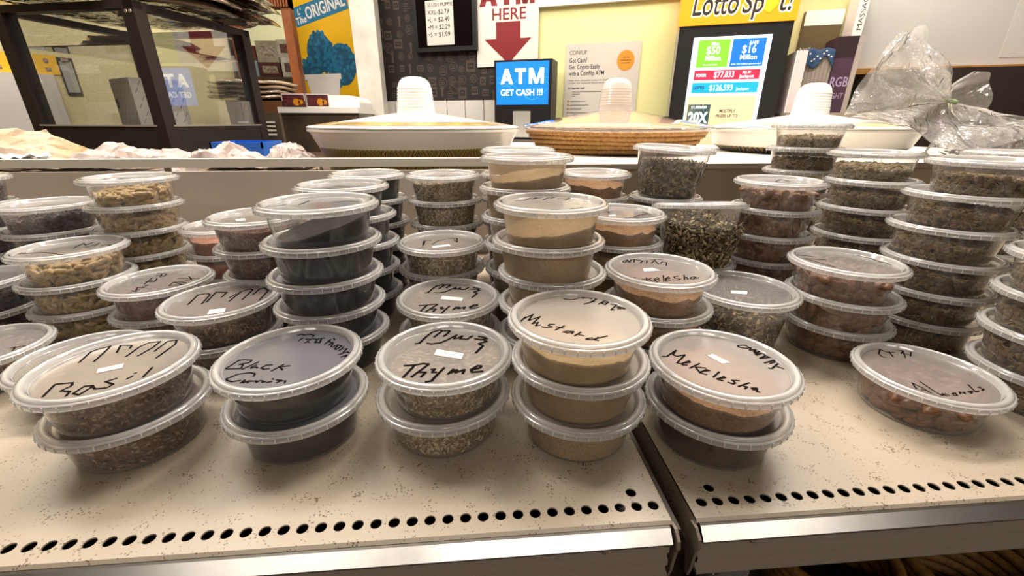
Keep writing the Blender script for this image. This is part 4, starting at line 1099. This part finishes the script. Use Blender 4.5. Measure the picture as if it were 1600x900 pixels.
# ------------------------------------------------------------------ opening, poster and machine at left centre
rg = random.Random(12)
BX = [('#cfc6b4', .16, .13), ('#9fb3c4', .14, .10), ('#5d2a2a', .13, .09), ('#e6e0d4', .14, .12), ('#7a3a35', .12, .09), ('#b9ad98', .15, .13), ('#42362f', .13, .1), ('#d8d0c0', .14, .11)]
tag(MB().box(-1.95, -1.05, 3.4, 3.8, 0, 1.55).build('storage_rack', mat('rack_brown', '#5b4632', .6)), 'brown storage rack seen through the wooden opening', 'rack')
BN = ['beige', 'pale blue', 'dark red', 'white', 'brick red', 'tan', 'dark brown', 'cream']
bz = {}
for k, (xx, lvl) in enumerate([(-1.72, 0), (-1.56, 0), (-1.41, 0), (-1.26, 0), (-1.56, 1), (-1.41, 1), (-1.72, 1), (-1.27, 1)]):
    c, w, h = BX[k]
    z0 = 1.5502 if lvl == 0 else bz[xx if xx in bz else -1.26]
    bz[xx] = z0 + h + .0005
    t = empty('storage_box', f'{BN[k]} carton on the rack behind the wooden opening', 'box', (xx, 3.48, z0))
    MB().box(-.07, .07, -.07, .07, 0, h).build('box_body', mat('storage_box_%d' % k, c, .6, noise_amt=.3, noise_scale=30), t)
    MB().box(-.05, .05, -.0708, -.07, h*.25, h*.75).build('box_label', mat('storage_label_%d' % k, BX[(k+3) % 8][0], .6, noise_scale=60, col2='#7c5a50'), t)
fl = empty('artificial_flower', 'pink flower on the rack behind the wooden opening', 'flower', (-1.125, 3.46, 1.5502))
MB().lathe([(0, 0), (.012, .002), (.006, .06), (.0, .062)], 8).build('stem', mat('stem_green', '#4b5a30', .6), fl)
for k in range(10):
    a = k*.63
    MB().add([(0, 0, .055), (.02*math.cos(a-.25), .02*math.sin(a-.25), .08), (.05*math.cos(a), .05*math.sin(a), .09), (.02*math.cos(a+.25), .02*math.sin(a+.25), .08)], [(0, 1, 2, 3)]).build('petal', mat('petal_pink', '#c98fa8', .6), fl)

m_py = mat('poster_yellow_print', '#d9a90c', .45)
m_pb = mat('poster_blue_print', '#1f6f93', .45, noise_amt=.2, noise_scale=30)
m_pbd = mat('poster_dark_blue', '#174f6b', .5)
m_pw = mat('poster_white_print', '#d9d4cc', .5)
po = empty('drink_poster', 'yellow drink poster with blue raspberries and white cup beside the post', 'poster', M=wall_frame(-1.515, 1.375, .004))
MB().box(0, .565, 0, .66, 0, .003).build('sheet', m_py, po)
MB().box(.50, .565, 0, .66, .003, .0036).build('blue_margin', m_pb, po)
b = MB().box(.02, .40, .0, .10, .003, .0038); bo = b.build('banner', m_pb, po, loc=(0, .40, 0)); bo.rotation_euler.z = .2
text('lettering', 'The', .050, m_pw, bo, .022, .012, .004, bold=.001, shear=.2)
text('lettering', "L'", .042, m_pw, bo, .05, .058, .004, bold=.001, shear=.2)
text('lettering', 'ORIGINAL', .085, m_pw, bo, .105, .022, .004, bold=.002, width=.28)
for k, (cx, cy_, r, n) in enumerate([(.155, .27, .095, 90), (.30, .20, .10, 95), (.07, .17, .065, 50)]):
    rb = MB()
    rr = random.Random(k)
    rb.poly([(cx+r*.97*math.cos(2*math.pi*i/28), cy_+r*1.12*math.sin(2*math.pi*i/28)) for i in range(28)], .0032+k*.0001, None, 1)
    for q in range(n):
        a = rr.uniform(0, 6.28); d = r*math.sqrt(rr.random())
        x, y = cx+d*math.cos(a), cy_+d*math.sin(a)*1.15
        s = rr.uniform(.009, .014)
        rb.poly([(x+s*math.cos(2*math.pi*i/10), y+s*math.sin(2*math.pi*i/10)) for i in range(10)], .0036+q*.00002, None, rr.choice((0, 0, 1)))
    rb.build('raspberry_print', [m_pb, m_pbd], po)
MB().poly([(.06, 0), (.25, 0), (.275, .13), (.03, .13)], .0052, .0056).poly([(.02, .125), (.285, .125), (.285, .155), (.02, .155)], .0056, .006).build('cup_print', m_pw, po)
# slush machine under the poster
sm = empty('slush_machine', 'brown clear-fronted drink machine with white top under the poster', 'drink machine', (-.80, 2.42, 0))
m_mach = mat('machine_brown', '#57473a', .35, noise_amt=.3, noise_scale=10)
MB().box(-.36, .24, -.16, .2, 0, 1.30).build('cabinet', m_mach, sm)
MB().box(-.13, .24, -.17, .2, 1.30, 1.325).build('white_ledge', m_white, sm)
def arch(n=10): return [(.02, 1.325), (.24, 1.325), (.24, 1.345)] + [(.24-.05*(1-math.cos(a)), 1.345+.035*math.sin(a)) for a in [math.pi/2*i/6 for i in range(1, 7)]] + [(.02, 1.38)]
hb = MB().poly(arch(), -.12, .15); hb.xform(Matrix(((1, 0, 0, 0), (0, 0, 1, 0), (0, 1, 0, 0), (0, 0, 0, 1)))); hb.build('rounded_hood', m_white, sm)
for x in (-.34, -.22):
    MB().box(x, x+.1, -.19, -.16, 1.14, 1.30).build('clear_bin', plastic('bin_plastic', '#b9a48c', .35, rough=.1), sm)
    for q in range(4): MB().box(x+.03, x+.075, -.193, -.19, 1.20+q*.018, 1.208+q*.018).build('bin_grille', m_white, sm)
MB().box(-.36, .0, -.165, .2, 1.3, 1.352).build('wood_shelf', mat('machine_wood', '#6d4526', .5), sm)
for k, x in enumerate((-.105, .005)):
    fc = empty('fruit_card', ['left small fruit picture card on the white machine ledge', 'right small fruit picture card on the white machine ledge'][k], 'card', (-.80+x, 2.42-.165, 1.3252))
    MB().box(0, .105, 0, .003, 0, .058).build('card', m_pw, fc)
    MB().box(.004, .101, -.0006, 0, .004, .054).build('plum_print', mat('plum_print', '#3a1420', .5, noise_scale=55, col2='#6d2a2a'), fc)
    mb = MB(); 
    for cx, r in ((.065, .016), (.085, .011)):
        mb.poly([(cx+r*math.cos(2*math.pi*i/14), .022+r*math.sin(2*math.pi*i/14)) for i in range(14)], .0012)
    mb.xform(Matrix(((1, 0, 0, 0), (0, 0, -1, 0), (0, 1, 0, 0), (0, 0, 0, 1)))); mb.build('apricot_print', mat('apricot_print', '#d68a1e', .5), fc)
for k in range(4):
    bread(-1.10+.008*k, 2.40, 1.362+.021*k, .19, .15, .013, .15*k, 30+k, ['lowest flat bread pack on the machine shelf beside the poster', 'second flat bread pack up on the machine shelf', 'third flat bread pack up on the machine shelf', 'topmost flat bread pack on the machine shelf beside the poster'][k])

# ------------------------------------------------------------------ menu screen and signs on the angled wall
tv = empty('wall_screen', 'black wall screen with a handwritten price sheet taped on', 'screen', M=wall_frame(-.705, 1.615, .013))
MB().box(0, .362, 0, .36, 0, .03).build('bezel', m_black, tv)
MB().box(.022, .340, .022, .338, .03, .031).build('panel', mat('screen_off', '#0d0807', .12), tv)
sh = MB().box(.078, .237, .03, .235, .032, .0328).build('price_sheet', mat('sheet_paper', '#cfc8bd', .7), tv)
for i, s in enumerate(['SLUSH PUPPIE', 'XXL-$2.79', '•L = $2.49', '•M = $2.29', '•S = $1.99']):
    text('lettering', s, .030 if i else .024, m_ink, sh, .084 + (.004 if i else .006), .206-.034*i, .0332, shear=.05, width=.145 if i == 0 else .125)
def block(ch, m_, parent, x, y, w, h, t, z):
    """heavy capital letter"""
    mb = MB()
    P = lambda *q: mb.poly([(x+a*w, y+b*h) for a, b in q], z)
    k = t/w; v = t/h*.8
    if ch == 'A':
        P((0, 0), (k*1.05, 0), (.5+k*.45, 1), (.5-k*.45, 1)); P((1-k*1.05, 0), (1, 0), (.5+k*.45, 1), (.5-k*.45, 1)); P((.2, .2), (.8, .2), (.74, .2+v), (.26, .2+v))
    elif ch == 'T':
        P((0, 1-v*1.1), (1, 1-v*1.1), (1, 1), (0, 1)); P((.5-k*.5, 0), (.5+k*.5, 0), (.5+k*.5, 1), (.5-k*.5, 1))
    elif ch == 'M':
        P((0, 0), (k*.85, 0), (k*.85, 1), (0, 1)); P((1-k*.85, 0), (1, 0), (1, 1), (1-k*.85, 1)); P((0, 1), (k*1.05, 1), (.5+k*.4, 0), (.5-k*.4, 0)); P((1-k*1.05, 1), (1, 1), (.5+k*.4, 0), (.5-k*.4, 0))
    return mb.build('lettering', m_, parent)
sg = empty('wall_sign', 'white sign reading ATM HERE with a dark red arrow', 'sign', M=wall_frame(-.35, 1.535, .016))
m_red = mat('sign_red', '#7d0f10', .5)
MB().box(0, .332, 0, .40, 0, .004).build('board', mat('sign_white', '#ddd6cb', .5), sg)
for ch, x in (('A', .018), ('T', .122), ('M', .212)): block(ch, m_red, sg, x, .275, .098 if ch != 'T' else .084, .105, .03, .0045)
text('lettering', 'HERE', .074, m_red, sg, .082, .212, .0045, bold=.0008, width=.18)
MB().poly([(.107, .203), (.238, .203), (.238, .128), (.297, .128), (.174, .012), (.042, .128), (.107, .128)], .004, .0048).build('arrow', m_red, sg)

# cash machine with lit screen
at = empty('cash_machine', 'black cash machine with a lit blue ATM screen', 'cash machine', M=wall_frame(-.05, 0, .19))
MB().box(-.146, .146, 1.18, 1.543, -.13, 0).build('head', m_black, at)
MB().box(-.16, .16, 0, 1.18, -.17, .02).build('cabinet', mat('machine_grey', '#3b3430', .5), at)
def scr(name, c, e=1.): return mat(name, c, .4, emit=e)
ms = scr('screen_blue', '#0d6fd0', .9)
MB().box(-.135, .132, 1.343, 1.534, 0, .002).build('screen', ms, at)
m_sw = scr('screen_white', '#eef6ff', 1.0)
swoosh = MB()
for k in range(3):
    pts = [(-.13+.26*i/24, 1.40+.03*k+.035*math.sin(i*.28+k*1.7), .0026) for i in range(25)]
    swoosh.tube(pts, .0006, 4)
swoosh.build('screen_swirl', scr('screen_swirl', '#49a6ee', 1.), at)
for ch, x, w in (('A', -.112, .064), ('T', -.038, .056), ('M', .034, .074)): block(ch, m_sw, at, x, 1.437, w, .068, .018, .003)
text('lettering', 'GET CASH !!!', .040, m_sw, at, -.113, 1.385, .003, bold=.0009, width=.215)
MB().box(-.045, .045, 1.19, 1.313, 0, .012).build('card_reader', mat('reader_grey', '#9d978c', .5), at)
MB().box(-.13, .13, 1.13, 1.165, .02, .09).build('glow_box', scr('glow_box_white', '#fff6e6', 2.2), at)  # glowing white box added for the bright spot below the screen

# crypto poster
cf = empty('crypto_poster', 'pale grey text poster with an orange seal on the yellow wall', 'poster', M=wall_frame(.124, 1.17, .004))
MB().box(0, .366, 0, .456, 0, .002).build('sheet', mat('poster_grey', '#c9c1b4', .5), cf)
m_pt = mat('poster_text', '#2b2622', .6)
text('lettering', 'COINFLIP', .026, m_pt, cf, .020, .408, .0025, width=.085)
for i, (s, w) in enumerate([('Got Cash?', .088), ('Get Crypto Easily', .155), ('with a CoinFlip ATM', .178)]):
    text('lettering', s, .029, m_pt, cf, .020, .372-.029*i, .0025, bold=.0003, width=w)
text('lettering', 'Simple, secure, and seamless access to the benefits', .0105, m_pt, cf, .020, .288, .0025, width=.205)
text('lettering', 'of crypto. Your cross-border financial alternative.', .0105, m_pt, cf, .020, .276, .0025, width=.195)
text('lettering', 'Do I have what I need?', .0115, m_pt, cf, .020, .252, .0025, bold=.0003, width=.085)
ln = MB()
for i, w in enumerate((.16, .04, .014)): ln.box(.042, .042+w, .236-.010*i, .2385-.010*i, .002, .0025)
for i, w in enumerate((.08, .095, .06, .13, .10, .06)): ln.box(.034, .034+w, .192-.0185*i, .1955-.0185*i, .002, .0025)
for i in (3, 4): ln.box(.05, .19, .185-.0185*i, .1868-.0185*i, .002, .0024)
ln.build('small_print', mat('poster_small_print', '#6d655c', .6), cf)
ic = MB()
for i in range(6): ic.box(.018, .027, .190-.0185*i, .199-.0185*i, .002, .0025)
ic.build('step_icons', mat('icon_orange', '#b8733f', .6), cf)
m_seal = mat('seal_orange', '#d08a1f', .5)
se = MB().poly([((.298+.043*(1 if i % 2 else .92)*math.cos(2*math.pi*i/56)), (.375+.047*(1 if i % 2 else .92)*math.sin(2*math.pi*i/56))) for i in range(56)], .002, .003).build('seal', m_seal, cf)
sl2 = MB()
for i, w in enumerate((.03, .05, .042)): sl2.box(.298-w/2, .298+w/2, .386-.012*i, .3895-.012*i, .003, .0034)
sl2.build('seal_print', mat('seal_print', '#8a5210', .6), se)

# lottery display
lt = empty('lottery_display', 'black lottery kiosk with lit orange header and jackpot screen', 'kiosk', M=wall_frame(0, 0, .25))
MB().box(.647, 1.066, 0, 1.633, -.2, 0).build('cabinet', m_black, lt)
MB().box(.641, 1.07, 1.633, 1.86, -.2, .008).build('header', scr('header_orange', '#e0930f', .55), lt)
MB().box(.641, .646, .2, 1.633, -.2, .004).build('edge_trim', MATS['case_trim'], lt)
m_hd = mat('header_letters', '#2a1a0c', .5); m_hw = scr('header_glow', '#fff1cf', 1.3)
for bld, z, m_ in ((.006, .0085, m_hw), (.0015, .0095, m_hd)):
    text('lettering', 'Lotto', .115, m_, lt, .683, 1.668, z, bold=bld, shear=.12, width=.165 + bld*2)
    text('lettering', 'Sp', .105, m_, lt, .868, 1.668, z, bold=bld, shear=.12, width=.072 + bld*2)
    text('lettering', 't!', .115, m_, lt, .996, 1.668, z, bold=bld, shear=.12, width=.046 + bld*2)
MB().poly([(.972+.024*math.cos(2*math.pi*i/20), 1.69+.026*math.sin(2*math.pi*i/20)) for i in range(16)] , .0085, .0105).build('yellow_ball', scr('ball_yellow', '#f3c21a', 1.), lt)
MB().box(.708, .999, 1.16, 1.590, 0, .004).build('screen', scr('screen_pale', '#cfe6f4', .95), lt)
def cell(name, c, x0, x1, y0, y1, e=.8): return MB().box(x0, x1, y0, y1, .004, .0046).build(name, scr('cell_'+name, c, e), lt)
cell('green_panel', '#6fb52c', .729, .850, 1.478, 1.579); cell('blue_panel', '#0c62c0', .859, .981, 1.478, 1.579)
cell('red_panel', '#cf2440', .728, .979, 1.430, 1.467); cell('cyan_panel', '#1097c6', .726, .981, 1.380, 1.420)
cell('sand_picture', '#d9c49a', .717, .983, 1.17, 1.368, .6)
tk = cell('ticket_picture', '#12424a', .722, .812, 1.20, 1.335, .6)
T = lambda s, sz, x, y, w, bold=.0002, m_=None: text('lettering', s, sz, m_ or m_sw, lt, x, y, .0052, bold=bold, width=w)
T('$50', .040, .762, 1.527, .052, .0004); T('Million.', .026, .762, 1.503, .062); T('Max', .02, .778, 1.558, .03); T('the next draw', .008, .757, 1.485, .055, 0)
T('$16', .040, .896, 1.527, .052, .0004); T('Million', .026, .893, 1.503, .062); T('6/49', .02, .92, 1.556, .032); T('plus one million guaranteed', .008, .866, 1.485, .108, 0)
T('$77,833', .032, .805, 1.439, .077, .0004); T('ALL IN', .013, .914, 1.452, .03); T('Jackpot', .017, .905, 1.436, .055); T('POKER', .016, .736, 1.443, .04, .0004)
T('$126,593', .032, .795, 1.389, .09, .0004); T('Jackpot', .016, .900, 1.389, .05, 0); 
T('LOTTO', .016, .733, 1.395, .042, .0005, mat('lotto_logo', '#1d2a3a', .5))
T('$1,000,000', .015, .735, 1.319, .062); T('20X', .06, .727, 1.262, .08, .002)
T('MULTIPLY', .018, .850, 1.303, .062, .0003, mat('multiply_print', '#4a4036', .6)); T('PRIZES UP TO', .016, .838, 1.284, .085, .0003, MATS['multiply_print'])

# ------------------------------------------------------------------ cartons and whiteboard at right
tag(MB().box(1.09, 1.395, 0, 1.30, .02, .32).build('side_cabinet', m_dim), 'beige cabinet beside the lottery kiosk under the cartons', 'cabinet').matrix_world = wall_frame()
def wbox(name, label, cat_, s0, s1, z0, z1, o0, o1, m_): 
    t = empty(name, label, cat_, M=wall_frame(s0, z0, o0))
    MB().box(0, s1-s0, 0, z1-z0, 0, o1-o0).build('box_body', m_, t)
    return t
m_cw = mat('carton_offwhite', '#c9bdb4', .6)
t = wbox('carton', 'tall narrow pinkish-white carton beside the lottery kiosk', 'box', 1.10, 1.14, 1.3005, 1.53, .06, .24, mat('carton_pinkwhite', '#d8c6c2', .6))
MB().box(.0, .004, .0, .2295, .18, .182).build('edge_strip', m_white, t)
t = wbox('carton', 'ribbed grey cardboard carton under the blue cloth', 'box', 1.145, 1.243, 1.3005, 1.52, .07, .20, mat('carton_grey', '#94877c', .8))
for k in range(7): MB().box(.006+k*.0135, .008+k*.0135, .005, .21, .13, .1312).build('rib', mat('carton_rib', '#7c6f64', .8), t)
text('lettering', 'FREE', .03, MATS['carton_rib'], t, .03, .10, .1318, width=.05)
t = wbox('carton', 'purple RGB light carton beside the ribbed grey carton', 'box', 1.248, 1.318, 1.3005, 1.58, .05, .19, mat('carton_purple', '#4a2f40', .5, noise_amt=.3, noise_scale=12))
MB().box(.0, .070, .205, .2795, .14, .1408).build('dark_label', mat('carton_maroon', '#2a1218', .5), t)
text('lettering', 'RGB', .05, mat('carton_lilac', '#a98fae', .5), t, .004, .10, .142, bold=.0008, width=.062)
text('lettering', 'LIGHT', .03, MATS['carton_lilac'], t, .006, .055, .142, width=.055)
MB().box(.070, .088, .0, .2795, .0, .14).build('side_flap', mat('carton_side', '#a79a90', .6), t)
t = wbox('carton', 'olive-brown carton with white top edge behind the blue cloth', 'box', 1.15, 1.29, 1.3005, 1.70, .005, .045, mat('carton_olive', '#5d4d2a', .5))
MB().box(0, .14, .345, .3995, .04, .041).build('white_top', m_white, t)
text('lettering', 'Nuut', .026, m_pw, t, .006, .245, .0412, width=.04, rot=.2)
t = wbox('carton', 'slim white carton with upright print next to the whiteboard', 'box', 1.297, 1.33, 1.5815, 1.78, .05, .16, m_white)
text('lettering', 'MASSAGE', .022, m_pt, t, .026, .02, .1106, rot=math.pi/2, width=.13)
# blue dotted cloth draped over the cartons
cl = empty('dotted_cloth', 'dark blue cloth with white dots draped over the cartons', 'cloth', M=wall_frame(1.148, 1.524, .066))
def clf(u, v):
    d = .055*max(0, (v-.55)/.45)
    return (u*.094, .014 - (max(0, v-.55)/.45)*(.05+.02*math.sin(u*7)) + .004*math.sin(u*11), min(v/.55, 1)*.139 + max(0, v-.55)*.016 + .003*math.sin(u*15))
MB().grid(20, 16, clf).grid(20, 16, lambda u, v: tuple(Vector(clf(u, v)) + Vector((0, -.003, -.003)))).build('fabric', mat('cloth_navy', '#1d3a5c', .8), cl, True, 60)
for k in range(9):
    u, v = .08+.1*k, .72+.22*((k*37) % 10)/10
    p = Vector(clf(u, v)) + Vector((0, .0015, .003))
    MB().lathe([(0, .0008), (.003, .0004), (.0035, 0)], 8).build('dot', m_pw, cl, loc=p)
wbd = empty('whiteboard', 'large whiteboard with a light wooden tray on the rear wall', 'whiteboard', M=wall_frame(1.36, 1.455, .005))
MB().box(.012, 1.6, .022, .75, 0, .012).build('board', mat('board_white', '#cfcac2', .25), wbd)
MB().box(-.012, .012, .022, .76, 0, .02).build('side_frame', mat('board_frame', '#c3b9ab', .35, metal=.3), wbd)
MB().box(-.012, 1.6, 0, .022, 0, .05).build('tray', mat('tray_wood', '#c08a45', .4, noise_amt=.25, noise_scale=20), wbd)
tag(MB().box(.505, .72, .05, .25, .0125, .0135).build('notice_sheet', mat('notice_paper', '#d5cec4', .6)), 'white notice sheet on the whiteboard at the right edge', 'paper').matrix_world = wall_frame(1.36, 1.455, .005)
tag(MB().box(1.40, 3.0, 0, 1.449, .01, .30).build('dark_cabinet', mat('cabinet_dark', '#2a1a13', .6)), 'dark brown cabinet below the whiteboard tray', 'cabinet').matrix_world = wall_frame()
tag(MB().box(1.83, 1.95, 1.333, 1.352, .301, .34).build('drawer_plate', mat('plate_grey', '#5c4f45', .5)), 'grey plate on the dark cabinet below the whiteboard', 'plate').matrix_world = wall_frame()

# ------------------------------------------------------------------ knotted clear bag on the ledge
m_bag = plastic('bag_film', '#f4eee8', .20, rough=.07, edge=.5, gloss=2.4, bump=1., bscale=48)
bag = empty('plastic_bag', 'knotted clear plastic bag holding dark dried twigs on the ledge', 'bag', (1.30, 1.0, 1.1832))
K0 = Vector((1.155-1.30, .04, .130))
def smooth_path(P, t):
    n = len(P)-1; x = min(max(t*n, 0), n-1e-6); i = int(x); f_ = x-i
    p0, p1, p2, p3 = P[max(i-1, 0)], P[i], P[i+1], P[min(i+2, n)]
    return .5*((2*p1) + (p2-p0)*f_ + (2*p0-5*p1+4*p2-p3)*f_**2 + (3*p1-p0-3*p2+p3)*f_**3)
def fan(P, name, fold, seed, back):
    P = [Vector(p) for p in P]
    def fn(u, v):
        o_ = smooth_path(P, u); p = K0.lerp(o_, v**.9)
        w = fold*math.sin(u*26+seed)*v*(1-.35*v) + .022*noise.noise(p*14+Vector((seed, 0, 0)))*min(1, v*2)
        p = p + Vector((.3*w, w + back*math.sin(v*3.1)*math.sin(u*3.14), .35*w*math.cos(u*9)))
        return p
    return MB().grid(70, 22, fn).build(name, m_bag, bag, True, 0)
fan([(-.40, .05, .095), (-.37, .05, .15), (-.345, .05, .215), (-.305, .05, .27), (-.27, .045, .288), (-.245, .05, .25), (-.215, .05, .21), (-.175, .05, .175)], 'loose_film', .012, 1, .05)
fan([(-.39, .07, .10), (-.36, .08, .16), (-.33, .09, .22), (-.30, .09, .265), (-.265, .09, .285), (-.24, .08, .25), (-.20, .07, .20), (-.165, .06, .17)], 'loose_film', .010, 4, -.05)
fan([(-.13, .05, .175), (-.105, .05, .195), (-.06, .05, .195), (-.045, .05, .165), (-.035, .05, .11), (-.05, .05, .085), (-.09, .05, .09)], 'loose_film', .009, 8, .05)
fan([(-.405, .05, .095), (-.37, -.03, .08), (-.29, -.06, .05), (-.21, -.08, .02), (-.12, -.08, .03), (-.03, -.06, .06), (.03, -.02, .085), (-.02, .03, .1)], 'loose_film', .014, 6, .03)
def bodyf(s):
    def fn(u, v):
        a = u*2*math.pi; el = v*math.pi/2
        x = math.cos(a)*math.cos(el)*.30; y = math.sin(a)*math.cos(el)*.085; z = math.sin(el)**.8*.085
        p = Vector((.08+x*s, -.02+y*s, .002+z*s))
        k = max(0, 1-((p.x-K0.x)**2+(p.y-K0.y)**2)**.5/.11)
        p.z += (K0.z-.09)*k**2
        n_ = noise.noise(p*22)*.012*s
        return p + Vector((n_*.5, n_*.5, n_ if v > .05 else 0))
    return fn
MB().grid(64, 18, bodyf(1.), wrapx=True).build('bag_body', m_bag, bag, True, 0)
MB().tube([K0+Vector((.012*math.cos(a), .012*math.sin(a), .004*math.sin(a))) for a in [2*math.pi*i/14 for i in range(14)]], .003, 6, closed=True).build('twist_tie', mat('tie_green', '#7d8a5e', .5), bag)
tw = MB(); rg = random.Random(9)
bf = bodyf(.86)
for k in range(520):
    p = Vector(bf(rg.random(), rg.uniform(0, .9))); p = p*rg.uniform(.75, 1); p.z = max(p.z*.8, .004)
    d = Vector((rg.gauss(0, 1), rg.gauss(0, 1), rg.gauss(0, .5))).normalized()*rg.uniform(.01, .024)
    e = p+d; e.z = max(.002, e.z)
    tw.bar(p, e, rg.uniform(.003, .007), .003, rg.choice((0, 0, 1)))
tw.xform(Matrix.Translation((1.30, 1.0, 1.1832)))
tag(tw.build('dried_twigs', [mat('twig_dark', '#4a322c', .7), mat('twig_mid', '#6b4c42', .7)]), 'dark brown dried twigs inside the knotted clear bag', 'herb', kind='stuff')

# ------------------------------------------------------------------ baskets and packets on the dim lower shelf
m_rim = mat('basket_rim_straw', '#8a5f22', .7, noise_scale=120, col2='#5c3c14', bump=.5)
for k, (x, y, r, lab) in enumerate([(.50, .40, .08, 'left straw basket on the dim lower shelf'), (.675, .36, .075, 'middle straw basket on the dim lower shelf'), (.87, .38, .095, 'right straw basket on the dim lower shelf')]):
    t = empty('straw_basket', lab, 'basket', (x, y, .5852))
    for q in range(7):
        MB().tube([((r*.8+r*.2*q/6)*math.cos(2*math.pi*i/40), (r*.8+r*.2*q/6)*math.sin(2*math.pi*i/40), .008+q*.015) for i in range(40)], .0085, 6, closed=True).build('coil', m_rim, t, True, 0)
    MB().lathe([(0, .004), (r*.8, .004)], 32).build('base', m_rim, t)
for k, (x, y) in enumerate([(.26, .34), (.35, .40)]):
    t = empty('clear_packet', ['crinkled clear packet on the lower shelf near the gap', 'crinkled clear packet on the lower shelf beside the straw baskets'][k], 'packet', (x, y, .5852))
    MB().grid(14, 12, lambda u, v: ((u-.5)*.09, (v-.5)*.05, .10*math.sin(math.pi*u)**.5*math.sin(math.pi*v)**.5 + .01*noise.noise(Vector((u*9, v*9, k))) )).build('film', m_bag, t, True, 0)
    MB().box(-.03, .03, -.015, .015, .0, .05).build('contents', m_dark, t)
